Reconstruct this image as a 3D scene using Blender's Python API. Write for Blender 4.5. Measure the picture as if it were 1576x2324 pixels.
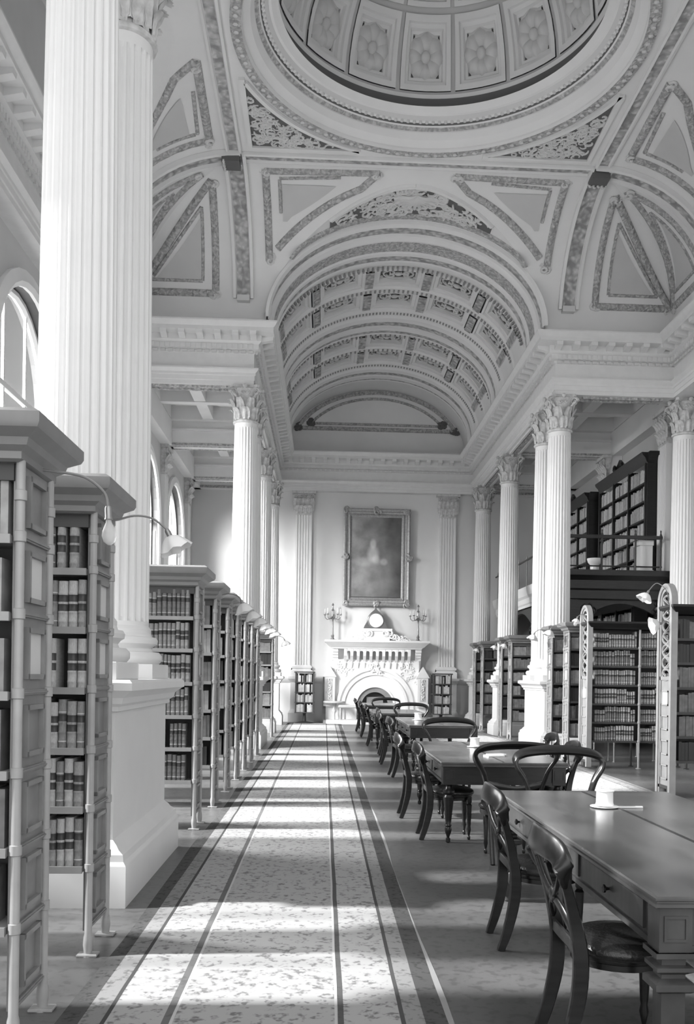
import bpy, math, random
from mathutils import Vector, Matrix
for o in list(bpy.data.objects): bpy.data.objects.remove(o, do_unlink=True)
scn = bpy.context.scene
COL = scn.collection
PI = math.pi
sin, cos, sqrt, rad = math.sin, math.cos, math.sqrt, math.radians

# ------------------------------------------------------------ camera
FPX, CXP, CYP, ROLL, PSI = 2130.0, 840.0, 1534.0, 0.0145, math.atan(105/2130)
cam_d = bpy.data.cameras.new('camera')
cam = bpy.data.objects.new('camera', cam_d); COL.objects.link(cam)
cam_d.sensor_fit = 'VERTICAL'; cam_d.sensor_height = 32.0; cam_d.sensor_width = 32.0
cam_d.lens = FPX*32.0/2324
cam_d.shift_x = (788-CXP)/2324; cam_d.shift_y = (CYP-1162)/2324
cam_d.clip_start = 0.05; cam_d.clip_end = 400
cam.matrix_world = (Matrix.Translation((0, 0, 1.55)) @ Matrix.Rotation(-PSI, 4, 'Z') @ Matrix.Rotation(PI/2, 4, 'X')
                    @ Matrix.Rotation(-ROLL*-1, 4, 'Z'))
scn.camera = cam
# ------------------------------------------------------------ light
WORLD, SUN, SUNDIR, SUNANG, EXPO = 2.05, 12.0, (1.0, 0.02, -0.72), 2.6, 0.12
w = bpy.data.worlds.new('world'); scn.world = w; w.use_nodes = True
w.node_tree.nodes['Background'].inputs[0].default_value = (1, 1, 1, 1)
w.node_tree.nodes['Background'].inputs[1].default_value = WORLD
sd = bpy.data.lights.new('sun', 'SUN'); so = bpy.data.objects.new('sun', sd); COL.objects.link(so)
sd.energy = SUN; sd.angle = rad(SUNANG)
so.rotation_mode = 'QUATERNION'; so.rotation_quaternion = Vector(SUNDIR).to_track_quat('-Z', 'Y')
so.location = (-12, 10, 14)
def area(name, loc, aim, sx, sy, power):
    d = bpy.data.lights.new(name, 'AREA'); o = bpy.data.objects.new(name, d); COL.objects.link(o)
    d.shape = 'RECTANGLE'; d.size = sx; d.size_y = sy; d.energy = power; o.location = loc
    o.rotation_mode = 'QUATERNION'; o.rotation_quaternion = (Vector(aim)-Vector(loc)).to_track_quat('-Z', 'Y')
# added area lamp outside the far left windows, lifts the dim end wall
area('added_sky_lamp', (-11, 19, 8.5), (1.7, 31, 2.5), 8, 5, 9000)
# added area lamp outside the tall middle windows, lifts the right piers
area('added_sky_lamp', (-11, 11.5, 8.0), (5.5, 19.5, 2.2), 8, 5, 9000)
scn.view_settings.view_transform = 'Standard'; scn.view_settings.look = 'None'
scn.view_settings.exposure = EXPO; scn.view_settings.gamma = 1.0; scn.view_settings.use_curve_mapping = False
scn.cycles.use_denoising = True
scn.cycles.max_bounces = 8; scn.cycles.diffuse_bounces = 5; scn.cycles.glossy_bounces = 3
scn.cycles.transparent_max_bounces = 12; scn.cycles.caustics_reflective = False; scn.cycles.caustics_refractive = False
scn.cycles.sample_clamp_indirect = 6

# ------------------------------------------------------------ materials
def newmat(name):
    m = bpy.data.materials.new(name); m.use_nodes = True
    return m, m.node_tree, m.node_tree.nodes['Principled BSDF']
def g4(v): return (v, v, v, 1)
def M(name, v, rough=0.6, metal=0.0, vary=0.0, scale=6.0, bump=0.0, bscale=40.0, stretch=(1, 1, 1), spec=0.5, coat=0.0):
    m, t, b = newmat(name)
    b.inputs['Base Color'].default_value = g4(v); b.inputs['Roughness'].default_value = rough
    b.inputs['Metallic'].default_value = metal; b.inputs['Specular IOR Level'].default_value = spec
    b.inputs['Coat Weight'].default_value = coat
    if vary or bump:
        tc = t.nodes.new('ShaderNodeTexCoord'); mp = t.nodes.new('ShaderNodeMapping')
        mp.inputs['Scale'].default_value = stretch; t.links.new(tc.outputs['Object'], mp.inputs[0])
    if vary:
        n = t.nodes.new('ShaderNodeTexNoise'); n.inputs['Scale'].default_value = scale; n.inputs['Detail'].default_value = 5
        t.links.new(mp.outputs[0], n.inputs['Vector'])
        r = t.nodes.new('ShaderNodeMapRange'); r.inputs[1].default_value = .3; r.inputs[2].default_value = .7
        r.inputs[3].default_value = v*(1-vary); r.inputs[4].default_value = v*(1+vary)
        t.links.new(n.outputs[0], r.inputs[0]); t.links.new(r.outputs[0], b.inputs['Base Color'])
    if bump:
        n2 = t.nodes.new('ShaderNodeTexNoise'); n2.inputs['Scale'].default_value = bscale
        t.links.new(mp.outputs[0], n2.inputs['Vector'])
        bn = t.nodes.new('ShaderNodeBump'); bn.inputs['Strength'].default_value = bump; bn.inputs['Distance'].default_value = .02
        t.links.new(n2.outputs[0], bn.inputs['Height']); t.links.new(bn.outputs[0], b.inputs['Normal'])
    return m
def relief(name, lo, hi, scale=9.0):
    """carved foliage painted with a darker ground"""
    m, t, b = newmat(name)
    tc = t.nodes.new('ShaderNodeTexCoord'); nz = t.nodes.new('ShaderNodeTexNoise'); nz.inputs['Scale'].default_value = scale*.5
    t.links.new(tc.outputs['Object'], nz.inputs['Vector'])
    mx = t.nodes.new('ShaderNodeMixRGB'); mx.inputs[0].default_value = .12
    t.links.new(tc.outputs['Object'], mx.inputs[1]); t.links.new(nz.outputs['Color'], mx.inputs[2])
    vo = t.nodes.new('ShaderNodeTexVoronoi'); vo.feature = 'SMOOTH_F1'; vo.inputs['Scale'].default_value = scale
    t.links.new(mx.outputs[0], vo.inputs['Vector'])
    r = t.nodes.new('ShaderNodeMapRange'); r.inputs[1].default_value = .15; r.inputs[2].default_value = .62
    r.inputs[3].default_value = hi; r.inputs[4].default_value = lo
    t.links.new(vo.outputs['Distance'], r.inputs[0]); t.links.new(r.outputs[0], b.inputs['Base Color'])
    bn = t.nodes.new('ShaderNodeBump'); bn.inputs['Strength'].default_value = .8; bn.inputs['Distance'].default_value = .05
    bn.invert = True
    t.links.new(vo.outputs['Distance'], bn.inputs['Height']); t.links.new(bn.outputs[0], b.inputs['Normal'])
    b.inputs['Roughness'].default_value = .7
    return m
PLASTER = M('white_plaster', .74, .7, vary=.03, scale=2)
COLUMN = M('white_stone', .74, .5, vary=.02, scale=3)
CEIL = M('ceiling_plaster', .74, .75, vary=.03, scale=1.5)
CEILP = M('tinted_ceiling_panel', .55, .8, vary=.03, scale=2)
CORN = M('cornice_plaster', .7, .7, vary=.03)
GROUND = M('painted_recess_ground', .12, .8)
DARKREV = M('darkened_reveal', .10, .6)  # dark tone put on the window reveals to hold down their brightness
GROUNDL = M('tinted_recess_ground', .3, .8)
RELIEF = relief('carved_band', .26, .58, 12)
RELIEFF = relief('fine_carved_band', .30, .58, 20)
LEAF = M('carved_leaf', .62, .7)
CAPM = M('capital_plaster', .56, .65, vary=.2, scale=14)
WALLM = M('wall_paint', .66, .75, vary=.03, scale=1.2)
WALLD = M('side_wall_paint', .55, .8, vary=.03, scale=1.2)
MARBLE = M('white_marble', .82, .35, vary=.04, scale=4)
WOOD = M('dark_polished_wood', .009, .28, vary=.5, scale=5, stretch=(1, 8, 8))
WOODM = M('brown_wood', .05, .4, vary=.3, scale=5, stretch=(8, 1, 8))
TOPM = M('polished_table_top', .085, .22, vary=.3, scale=4, stretch=(1, .3, 1), bump=.08, bscale=9)
APRON = M('polished_table_apron', .05, .3, vary=.35, scale=6, stretch=(1, 4, 1))
LEATHER = M('black_leather', .012, .3, bump=.2, bscale=60)
STEEL = M('painted_metal', .22, .42, vary=.15, scale=6)
STEELL = M('light_painted_metal', .34, .4, vary=.1, scale=6)
PALEM = M('pale_painted_metal', .30, .45, vary=.1, scale=6)
SHELFM = M('dark_shelf', .06, .5)
INNER = M('stack_inner_panel', .07, .7)
CORNM = M('stack_cornice_metal', .2, .38, vary=.1)
CARD = M('label_card', .62, .8)
IRON = M('dark_iron', .04, .4)
BRASS = M('dull_brass', .3, .35, metal=.6)
OPAL = M('white_opal_glass', .85, .25)
CERAM = M('white_glazed_china', .8, .2)
PAPER = M('paper', .8, .8)
GILT = M('gilded_frame', .32, .4, metal=.2, vary=.2, scale=20, bump=.3, bscale=50)
BOOKM = [M('book_tan', .34, .6, vary=.2, scale=14), M('book_brown', .17, .55, vary=.25, scale=14), M('book_black', .04, .5),
         M('book_calf', .26, .6, vary=.2, scale=14), M('book_cream', .5, .65, vary=.15, scale=14)]
BOOKL = M('book_label_dark', .06, .5); BOOKG = M('book_gilt_line', .6, .4)

def glass_mat(name, mix, v=.5):
    m, t, b = newmat(name)
    b.inputs['Base Color'].default_value = g4(v); b.inputs['Roughness'].default_value = .4
    tr = t.nodes.new('ShaderNodeBsdfTransparent'); ms = t.nodes.new('ShaderNodeMixShader'); ms.inputs[0].default_value = mix
    t.links.new(tr.outputs[0], ms.inputs[1]); t.links.new(b.outputs[0], ms.inputs[2])
    t.links.new(ms.outputs[0], t.nodes['Material Output'].inputs[0])
    return m
WGLASS = glass_mat('window_glass', .22, .45)
BULBG = glass_mat('bulb_glass', .3, .9)

def carpet_mat(name, bands, axis=0):
    """runner: bands = [(coordinate, grey, floral amount)] constant steps across its width"""
    m, t, b = newmat(name)
    tc = t.nodes.new('ShaderNodeTexCoord'); sp = t.nodes.new('ShaderNodeSeparateXYZ')
    t.links.new(tc.outputs['Object'], sp.inputs[0])
    x0, x1 = bands[0][0], bands[-1][0]
    nz = t.nodes.new('ShaderNodeTexNoise'); nz.inputs['Scale'].default_value = 1.2
    t.links.new(tc.outputs['Object'], nz.inputs['Vector'])
    wob = t.nodes.new('ShaderNodeMath'); wob.operation = 'MULTIPLY_ADD'; wob.inputs[1].default_value = .012; 
    t.links.new(nz.outputs[0], wob.inputs[0]); t.links.new(sp.outputs[axis], wob.inputs[2])
    mr = t.nodes.new('ShaderNodeMapRange'); mr.inputs[1].default_value = x0; mr.inputs[2].default_value = x1
    t.links.new(wob.outputs[0], mr.inputs[0])
    def ramp(k):
        r = t.nodes.new('ShaderNodeValToRGB'); r.color_ramp.interpolation = 'CONSTANT'
        e = r.color_ramp.elements
        for i, bd in enumerate(bands[:-1]):
            p = (bd[0]-x0)/(x1-x0)
            el = e[i] if i < 2 else e.new(p)
            el.position = p; el.color = g4(bd[k])
        t.links.new(mr.outputs[0], r.inputs[0]); return r
    base = ramp(1); fl = ramp(2)
    vo = t.nodes.new('ShaderNodeTexVoronoi'); vo.inputs['Scale'].default_value = 14; vo.feature = 'F1'
    n2 = t.nodes.new('ShaderNodeTexNoise'); n2.inputs['Scale'].default_value = 34; n2.inputs['Detail'].default_value = 3
    n3 = t.nodes.new('ShaderNodeTexNoise'); n3.inputs['Scale'].default_value = 15; n3.inputs['Detail'].default_value = 2
    for q in (vo, n2, n3): t.links.new(tc.outputs['Object'], q.inputs['Vector'])
    a = t.nodes.new('ShaderNodeMapRange'); a.inputs[1].default_value = .46; a.inputs[2].default_value = .62
    t.links.new(n2.outputs[0], a.inputs[0])
    c = t.nodes.new('ShaderNodeMapRange'); c.inputs[1].default_value = .48; c.inputs[2].default_value = .56
    t.links.new(n3.outputs[0], c.inputs[0])
    d = t.nodes.new('ShaderNodeMath'); d.operation = 'MULTIPLY'; t.links.new(a.outputs[0], d.inputs[0]); t.links.new(c.outputs[0], d.inputs[1])
    e2 = t.nodes.new('ShaderNodeMath'); e2.operation = 'MULTIPLY'; t.links.new(d.outputs[0], e2.inputs[0]); t.links.new(fl.outputs[0], e2.inputs[1])
    inv = t.nodes.new('ShaderNodeMath'); inv.operation = 'SUBTRACT'; inv.inputs[0].default_value = 1; t.links.new(e2.outputs[0], inv.inputs[1])
    mul = t.nodes.new('ShaderNodeVectorMath'); mul.operation = 'SCALE'
    t.links.new(base.outputs[0], mul.inputs[0]); t.links.new(inv.outputs[0], mul.inputs['Scale'])
    t.links.new(mul.outputs[0], b.inputs['Base Color']); b.inputs['Roughness'].default_value = .9
    b.inputs['Specular IOR Level'].default_value = .15
    return m

def floor_mat():
    m, t, b = newmat('polished_floorcloth')
    tc = t.nodes.new('ShaderNodeTexCoord')
    n1 = t.nodes.new('ShaderNodeTexNoise'); n1.inputs['Scale'].default_value = .9; n1.inputs['Detail'].default_value = 6
    n2 = t.nodes.new('ShaderNodeTexNoise'); n2.inputs['Scale'].default_value = 17; n2.inputs['Detail'].default_value = 3
    for q in (n1, n2): t.links.new(tc.outputs['Object'], q.inputs['Vector'])
    a = t.nodes.new('ShaderNodeMapRange'); a.inputs[1].default_value = .52; a.inputs[2].default_value = .62
    a.inputs[3].default_value = 1; a.inputs[4].default_value = .72
    t.links.new(n2.outputs[0], a.inputs[0])
    c = t.nodes.new('ShaderNodeMapRange'); c.inputs[1].default_value = .3; c.inputs[2].default_value = .7
    c.inputs[3].default_value = .08; c.inputs[4].default_value = .145
    t.links.new(n1.outputs[0], c.inputs[0])
    mu = t.nodes.new('ShaderNodeMath'); mu.operation = 'MULTIPLY'; t.links.new(a.outputs[0], mu.inputs[0]); t.links.new(c.outputs[0], mu.inputs[1])
    t.links.new(mu.outputs[0], b.inputs['Base Color'])
    rr = t.nodes.new('ShaderNodeMapRange'); rr.inputs[3].default_value = .25; rr.inputs[4].default_value = .45
    t.links.new(n1.outputs[0], rr.inputs[0]); t.links.new(rr.outputs[0], b.inputs['Roughness'])
    return m

# ------------------------------------------------------------ mesh builder
class MB:
    def __init__(s): s.v = []; s.f = []; s.mi = []; s.m = 0; s.T = None
    def add(s, vs, fs):
        n = len(s.v)
        if s.T is not None: vs = [s.T @ Vector(p) for p in vs]
        s.v.extend([tuple(p) for p in vs])
        for f in fs: s.f.append(tuple(n+i for i in f)); s.mi.append(s.m)
    def box(s, x0, x1, y0, y1, z0, z1):
        v = [(x, y, z) for x in (x0, x1) for y in (y0, y1) for z in (z0, z1)]
        s.add(v, [(0, 1, 3, 2), (4, 6, 7, 5), (0, 4, 5, 1), (2, 3, 7, 6), (0, 2, 6, 4), (1, 5, 7, 3)])
    def bbox(s, x0, x1, y0, y1, z0, z1, b=.01):
        """box with chamfered vertical section in all edges (octagon-ish)"""
        v = []; 
        for z, i in ((z0, b), (z0+b, 0), (z1-b, 0), (z1, b)):
            v += [(x0+i, y0+i, z), (x1-i, y0+i, z), (x1-i, y1-i, z), (x0+i, y1-i, z)]
        f = [(3, 2, 1, 0), (12, 13, 14, 15)]
        for k in range(3):
            for j in range(4):
                a = k*4+j; c = k*4+(j+1) % 4; f.append((a, c, c+4, a+4))
        s.add(v, f)
    def grid(s, fn, nu, nv, closeu=False, flip=False):
        vs = [fn(i/nu, j/nv) for j in range(nv+1) for i in range(nu if closeu else nu+1)]
        w_ = nu if closeu else nu+1; fs = []
        for j in range(nv):
            for i in range(nu):
                a = j*w_+i; b = j*w_+(i+1) % w_
                q = (a, b, b+w_, a+w_); fs.append(q[::-1] if flip else q)
        s.add(vs, fs)
    def lathe(s, prof, c=(0, 0, 0), n=24, rmod=None, caps=True):
        vs = []; fs = []
        for r, z in prof:
            for i in range(n):
                a = 2*PI*i/n; rr = r*(rmod(a, z) if rmod else 1)
                vs.append((c[0]+rr*cos(a), c[1]+rr*sin(a), c[2]+z))
        for k in range(len(prof)-1):
            for i in range(n):
                j = (i+1) % n; fs.append((k*n+i, k*n+j, (k+1)*n+j, (k+1)*n+i))
        if caps:
            fs.append(tuple(range(n-1, -1, -1))); fs.append(tuple((len(prof)-1)*n+i for i in range(n)))
        s.add(vs, fs)
    def tube(s, pts, r, n=8, caps=True, flat=None):
        """r: radius or list; flat=(normal, ratio) squashes the section along normal"""
        P = [Vector(p) for p in pts]; L = len(P)
        R = r if isinstance(r, (list, tuple)) else [r]*L
        up = None; vs = []; fs = []
        for i in range(L):
            t = (P[min(i+1, L-1)]-P[max(i-1, 0)]).normalized()
            if up is None:
                up = Vector((0, 0, 1)) if abs(t.z) < .9 else Vector((1, 0, 0))
            a = t.cross(up)
            if a.length < 1e-5: a = t.cross(Vector((0, 1, 0)))
            a.normalize(); b = a.cross(t).normalized(); up = b
            for k in range(n):
                q = 2*PI*k/n; o = a*cos(q)*R[i]+b*sin(q)*R[i]
                if flat:
                    nn = Vector(flat[0]); o = o-nn*(o.dot(nn)*(1-flat[1]))
                vs.append(P[i]+o)
        for i in range(L-1):
            for k in range(n):
                j = (k+1) % n; fs.append((i*n+k, i*n+j, (i+1)*n+j, (i+1)*n+k))
        if caps: fs.append(tuple(range(n-1, -1, -1))); fs.append(tuple((L-1)*n+k for k in range(n)))
        s.add(vs, fs)
    def sweep(s, path, prof, closed=False, capends=True):
        """path [(x,y)], prof [(offset to the left of travel, z)], mitred corners"""
        L = len(path); vs = []; fs = []
        for i, p in enumerate(path):
            p = Vector(p)
            a = Vector(path[i-1]) if (i > 0 or closed) else None
            c = Vector(path[(i+1) % L]) if (i < L-1 or closed) else None
            d1 = (p-a).normalized() if a is not None else (c-p).normalized()
            d2 = (c-p).normalized() if c is not None else d1
            n1 = Vector((-d1.y, d1.x)); n2 = Vector((-d2.y, d2.x))
            mt = (n1+n2); mt = mt/max(1e-6, mt.dot(n1))
            for o, z in prof: vs.append((p.x+mt.x*o, p.y+mt.y*o, z))
        n = len(prof)
        for i in range(L if closed else L-1):
            i2 = (i+1) % L
            for k in range(n-1):
                fs.append((i*n+k, i2*n+k, i2*n+k+1, i*n+k+1))
        if not closed and capends:
            fs.append(tuple(range(n))); fs.append(tuple((L-1)*n+k for k in range(n-1, -1, -1)))
        s.add(vs, fs)
    def strip(s, pts, nrm, prof, closed=False, mats=None):
        """raised moulding on a surface: pts, normals, prof [(across, height)]"""
        P = [Vector(p) for p in pts]; N = [Vector(q).normalized() for q in nrm]; L = len(P); vs = []
        for i in range(L):
            a = P[i-1] if (i > 0 or closed) else P[i]; c = P[(i+1) % L] if (i < L-1 or closed) else P[i]
            t = (c-a).normalized(); b = N[i].cross(t).normalized()
            for u, h in prof: vs.append(P[i]+b*u+N[i]*h)
        n = len(prof); m0 = s.m; nv = len(s.v)
        if s.T is not None: vs = [s.T @ p for p in vs]
        s.v.extend([tuple(p) for p in vs])
        for i in range(L if closed else L-1):
            i2 = (i+1) % L
            for k in range(n-1):
                s.f.append((nv+i*n+k, nv+i2*n+k, nv+i2*n+k+1, nv+i*n+k+1)); s.mi.append(mats[k] if mats else m0)
        if not closed:
            s.f.append(tuple(nv+k for k in range(n))); s.mi.append(m0)
            s.f.append(tuple(nv+(L-1)*n+k for k in range(n-1, -1, -1))); s.mi.append(m0)
    def scroll(s, c, ux, uz, un, size, turn=1.2, r=.12, hand=1, n=14, a0=0.0):
        """spiral leaf scroll in the plane (ux,uz) raised along un"""
        c = Vector(c); ux = Vector(ux); uz = Vector(uz); un = Vector(un); pts = []; rs = []
        for i in range(n+1):
            t = i/n; a = a0+hand*t*turn*2*PI; q = size*(1-.78*t)
            pts.append(c+ux*(q*cos(a))+uz*(q*sin(a))+un*(size*.10*(.4+t))); rs.append(size*r*(.35+1.1*sin(PI*min(1, t*.8+.15))))
        s.tube(pts, rs, 6)
    def blob(s, c, rx, ry, rz, n=10, m=6):
        c = Vector(c)
        s.grid(lambda u, v: (c.x+rx*cos(2*PI*u)*sin(PI*v), c.y+ry*sin(2*PI*u)*sin(PI*v), c.z+rz*-cos(PI*v)), n, m, closeu=True)
    def mesh(s, name, mats, smooth=35):
        me = bpy.data.meshes.new(name); me.from_pydata(s.v, [], s.f)
        if not isinstance(mats, (list, tuple)): mats = [mats]
        for m in mats: me.materials.append(m)
        if len(mats) > 1: me.polygons.foreach_set('material_index', s.mi)
        if smooth:
            me.polygons.foreach_set('use_smooth', [True]*len(me.polygons))
            me.set_sharp_from_angle(angle=rad(smooth))
        me.update(); return me
def obj(name, mb, mats, parent=None, loc=(0, 0, 0), rz=0, smooth=35):
    me = mb if isinstance(mb, bpy.types.Mesh) else mb.mesh(name, mats, smooth)
    o = bpy.data.objects.new(name, me); COL.objects.link(o)
    o.location = loc; o.rotation_euler = (0, 0, rz)
    if parent is not None: o.parent = parent
    return o
def struct(name, mb, mats, smooth=35):
    o = obj(name, mb, mats, smooth=smooth); o['kind'] = 'structure'; return o
def tag(o, label, cat, group=None, kind=None):
    o['label'] = label; o['category'] = cat
    if group: o['group'] = group
    if kind: o['kind'] = kind
    return o
def thing(name, loc, label, cat, group=None, rz=0):
    o = bpy.data.objects.new(name, None); COL.objects.link(o); o.location = loc; o.rotation_euler = (0, 0, rz)
    o.empty_display_size = .1
    return tag(o, label, cat, group)
def dup(root, loc, rz=None, label=None, group=None, kids=True):
    def cp(o, par):
        c = o.copy(); COL.objects.link(c)
        if par is not None: c.parent = par
        for ch in o.children: cp(ch, c)
        return c
    r = cp(root, None); r.location = loc
    if rz is not None: r.rotation_euler = (0, 0, rz)
    if label: r['label'] = label
    if group: r['group'] = group
    return r
XC, YC = 1.64, 14.0
FW = 31.1
# ============================================================ SETTING
WL, WR = -4.4, 8.0
mb = MB(); mb.add([(WL-.3, -2.5, 0), (WR+.3, -2.5, 0), (WR+.3, FW+.3, 0), (WL-.3, FW+.3, 0)], [(0, 1, 2, 3)])
struct('floor', mb, floor_mat(), smooth=0)

# --- walls with arched openings
def arch_wall(mb, x, y0, y1, z0, z1, ops, th=.35, side=-1, seg=16):
    """wall in a plane x=const, thickness towards side*th; ops=(centre,width,sill,spring)"""
    P = lambda y, z, k: (x+side*th*k, y, z)
    cur = y0
    for yc, wd, sl, sp in sorted(ops):
        a, b = yc-wd/2, yc+wd/2
        mb.box(min(x, x+side*th), max(x, x+side*th), cur, a, z0, z1)
        mb.box(min(x, x+side*th), max(x, x+side*th), a, b, z0, sl)
        arc = [(yc-wd/2*cos(PI*i/seg), sp+wd/2*sin(PI*i/seg)) for i in range(seg+1)]
        for i in range(seg):
            (ya, za), (yb, zb) = arc[i], arc[i+1]
            for k in (0, 1): mb.add([P(ya, za, k), P(yb, zb, k), P(yb, z1, k), P(ya, z1, k)], [(0, 1, 2, 3)])
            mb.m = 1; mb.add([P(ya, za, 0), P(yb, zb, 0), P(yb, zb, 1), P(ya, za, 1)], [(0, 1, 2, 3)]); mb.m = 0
        cur = b
    mb.box(min(x, x+side*th), max(x, x+side*th), cur, y1, z0, z1)
WIN = [(5.45, 3.9, 1.1, 5.1), (10.2, 3.0, 1.3, 5.6), (14.0, 3.0, 1.3, 5.6), (17.8, 2.9, 1.3, 5.6), (23.3, 3.0, 1.3, 5.5), (27.5, 3.0, 1.3, 5.5)]
mb = MB(); arch_wall(mb, WL, -2.5, FW+.3, 0, 8.3, WIN)
struct('wall_left', mb, [WALLD, DARKREV], smooth=0)
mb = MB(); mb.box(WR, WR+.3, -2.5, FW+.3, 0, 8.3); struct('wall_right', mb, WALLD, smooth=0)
mb = MB(); mb.box(WL-.3, WR+.3, FW, FW+.3, 0, 8.3); struct('wall_far', mb, WALLM, smooth=0)
mb = MB(); mb.box(-2.1, 5.4, FW, FW+.3, 8.3, 11.3); struct('wall_far', mb, CEIL, smooth=0)
mb = MB()
mb.box(WL, -1.95, FW-.06, FW, 0, .35); mb.box(5.2, WR, FW-.06, FW, 0, .35); mb.box(-1.9, 5.2, FW-.05, FW, 0, .28)
mb.box(WR-.05, WR, 19, FW, 0, .35)
struct('baseboard_far', mb, PLASTER, smooth=0)
# dado moulding along the far wall at pedestal height
mb = MB(); mb.sweep([(4.9, FW-.02), (3.62, FW-.02)], [(0, 0), (.06, 0), (.06, .3), (.02, .42), (.02, 1.28), (.06, 1.33), (.12, 1.42), (.12, 1.5), (0, 1.5)])
mb.sweep([(-.02, FW-.02), (-1.6, FW-.02)], [(0, 0), (.06, 0), (.06, .3), (.02, .42), (.02, 1.28), (.06, 1.33), (.12, 1.42), (.12, 1.5), (0, 1.5)])
struct('trim_1', mb, WALLM)
# windows of the left wall: moulded frame, glazing bars, pane
for i, (yc, wd, sl, sp) in enumerate(WIN):
    mb = MB(); x = WL-.2; h = wd/2-.05
    path = [(yc-h, sl)]+[(yc-h*cos(PI*k/14), sp+h*sin(PI*k/14)) for k in range(15)]+[(yc+h, sl)]
    mb.tube([(x, a, b) for a, b in path], .06, 6)
    mb.box(x-.06, x+.14, yc-h-.05, yc+h+.05, sl-.06, sl+.05)
    for dy in (-.48, .48): mb.box(x-.02, x+.02, yc+dy-.022, yc+dy+.022, sl, sp+sqrt(h*h-dy*dy))
    mb.box(x-.035, x+.035, yc-h, yc+h, sp-.04, sp+.04)
    for q in (.33, .66): mb.box(x-.015, x+.015, yc-h, yc+h, sl+(sp-sl)*q-.015, sl+(sp-sl)*q+.015)
    wo = struct('window_%d' % (i+1), mb, PLASTER)
    # moulded architrave on the room side
    mb = MB(); h2 = wd/2+.1
    path = [(yc-h2, sl-.1)]+[(yc-h2*cos(PI*k/16), sp+h2*sin(PI*k/16)) for k in range(17)]+[(yc+h2, sl-.1)]
    mb.strip([(WL+.0, a, b) for a, b in path], [(1, 0, 0)]*len(path), [(-.12, 0), (-.12, .05), (-.05, .09), (.05, .06), (.12, .06), (.12, 0)])
    obj('window_frame', mb, PLASTER, wo)
    mb = MB(); path = [(yc-h, sl)]+[(yc-h*cos(PI*k/14), sp+h*sin(PI*k/14)) for k in range(15)]+[(yc+h, sl)]
    mb.add([(x-.005, a, b) for a, b in path], [tuple(range(len(path)))])
    obj('window_pane', mb, WGLASS, wo, smooth=0)
    for s_ in (-1, 1):
        mb = MB(); ye = yc+s_*wd/2
        mb.box(WL-.34, WL-.01, min(ye, ye-s_*.02), max(ye, ye-s_*.02), sl, sp)
        for k in range(3): z_ = sl+.15+(sp-sl-.2)*k/3; mb.box(WL-.30, WL-.05, min(ye, ye-s_*.032), max(ye, ye-s_*.032), z_, z_+(sp-sl)/3-.25)
        obj('dark_reveal_panel', mb, DARKREV, wo, smooth=0)  # added panel, dark to subdue the strongly lit jamb

# --- entablature following the whole cross-shaped hall
PATH = [(-1.55, 1.5), (-1.55, 8.25), (-4.12, 8.25), (-4.12, 19.75), (-1.55, 19.75), (-1.55, FW-.28), (4.83, FW-.28), (4.83, 19.75),
        (7.4, 19.75), (7.4, 8.25), (4.83, 8.25), (4.83, 1.5)]
PATH = PATH[::-1]   # interior to the left of travel
EPROF = [(-.42, 8.3), (-.42, 7.6), (0, 7.6), (0, 7.68), (.018, 7.69), (.018, 7.78), (.036, 7.79), (.036, 7.84), (.06, 7.86), (.10, 7.90), (.10, 7.93), (0, 7.95),
         (0, 8.24), (.03, 8.26), (.03, 8.30), (.10, 8.32), (.10, 8.42), (.13, 8.44), (.16, 8.47), (.16, 8.59), (.42, 8.60), (.42, 8.67),
         (.45, 8.69), (.50, 8.76), (.50, 8.79), (-.05, 8.80), (-.05, 8.95)]
mb = MB(); mb.sweep(PATH, EPROF, capends=False)
mb.m = 1
for i in range(len(PATH)-1):
    a, c = Vector(PATH[i]), Vector(PATH[i+1]); d = (c-a); L = d.length; d.normalize(); n = Vector((-d.y, d.x))
    mb.T = Matrix.Translation((a.x, a.y, 0)) @ Matrix(((d.x, n.x, 0, 0), (d.y, n.y, 0, 0), (0, 0, 1, 0), (0, 0, 0, 1)))
    k = int(L/.36); 
    for j in range(k+1):                    # modillion brackets with scrolled fronts
        q = L*j/k; mb.m = 2
        mb.add([(q-.065, .16, 8.48), (q+.065, .16, 8.48), (q+.065, .39, 8.53), (q-.065, .39, 8.53),
                (q-.065, .16, 8.60), (q+.065, .16, 8.60), (q+.065, .40, 8.60), (q-.065, .40, 8.60)],
               [(0, 1, 2, 3), (0, 3, 7, 4), (3, 2, 6, 7), (2, 1, 5, 6)])
    mb.m = 0; k = int(L/.105)
    for j in range(k): q = L*(j+.5)/k; mb.box(q-.028, q+.028, .02, .095+.03, 8.32, 8.41)
    mb.m = 3; k = int(L/.15)
    for j in range(k): q = L*(j+.5)/k; mb.box(q-.05, q+.05, .03, .07, 8.245, 8.30)
    mb.T = None
struct('trim_2', mb, [CORN, GROUND, CORN, LEAF], smooth=30)
# soffit panels with carved edging under the beams
mb = MB()
for (x0, x1, y0, y1) in [(-1.9, -1.62, 21.6, 25.0), (-1.9, -1.62, 25.8, 29.3), (4.9, 5.18, 21.6, 25.0), (4.9, 5.18, 25.8, 29.3),
                         (-3.95, -2.1, 19.84, 20.10), (5.45, 7.2, 19.84, 20.10)]:
    mb.m = 0
    long_y = (y1-y0) > (x1-x0)
    if long_y: mb.box(x0, x0+.05, y0, y1, 7.55, 7.6); mb.box(x1-.05, x1, y0, y1, 7.55, 7.6); mb.m = 1; mb.box(x0+.09, x1-.09, y0+.1, y1-.1, 7.56, 7.6)
    else: mb.m = 1; mb.box(x0, x1, y0, y0+.05, 7.55, 7.6); mb.box(x0, x1, y1-.05, y1, 7.55, 7.6)
struct('trim_3', mb, [CORN, RELIEFF], smooth=0)
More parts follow.
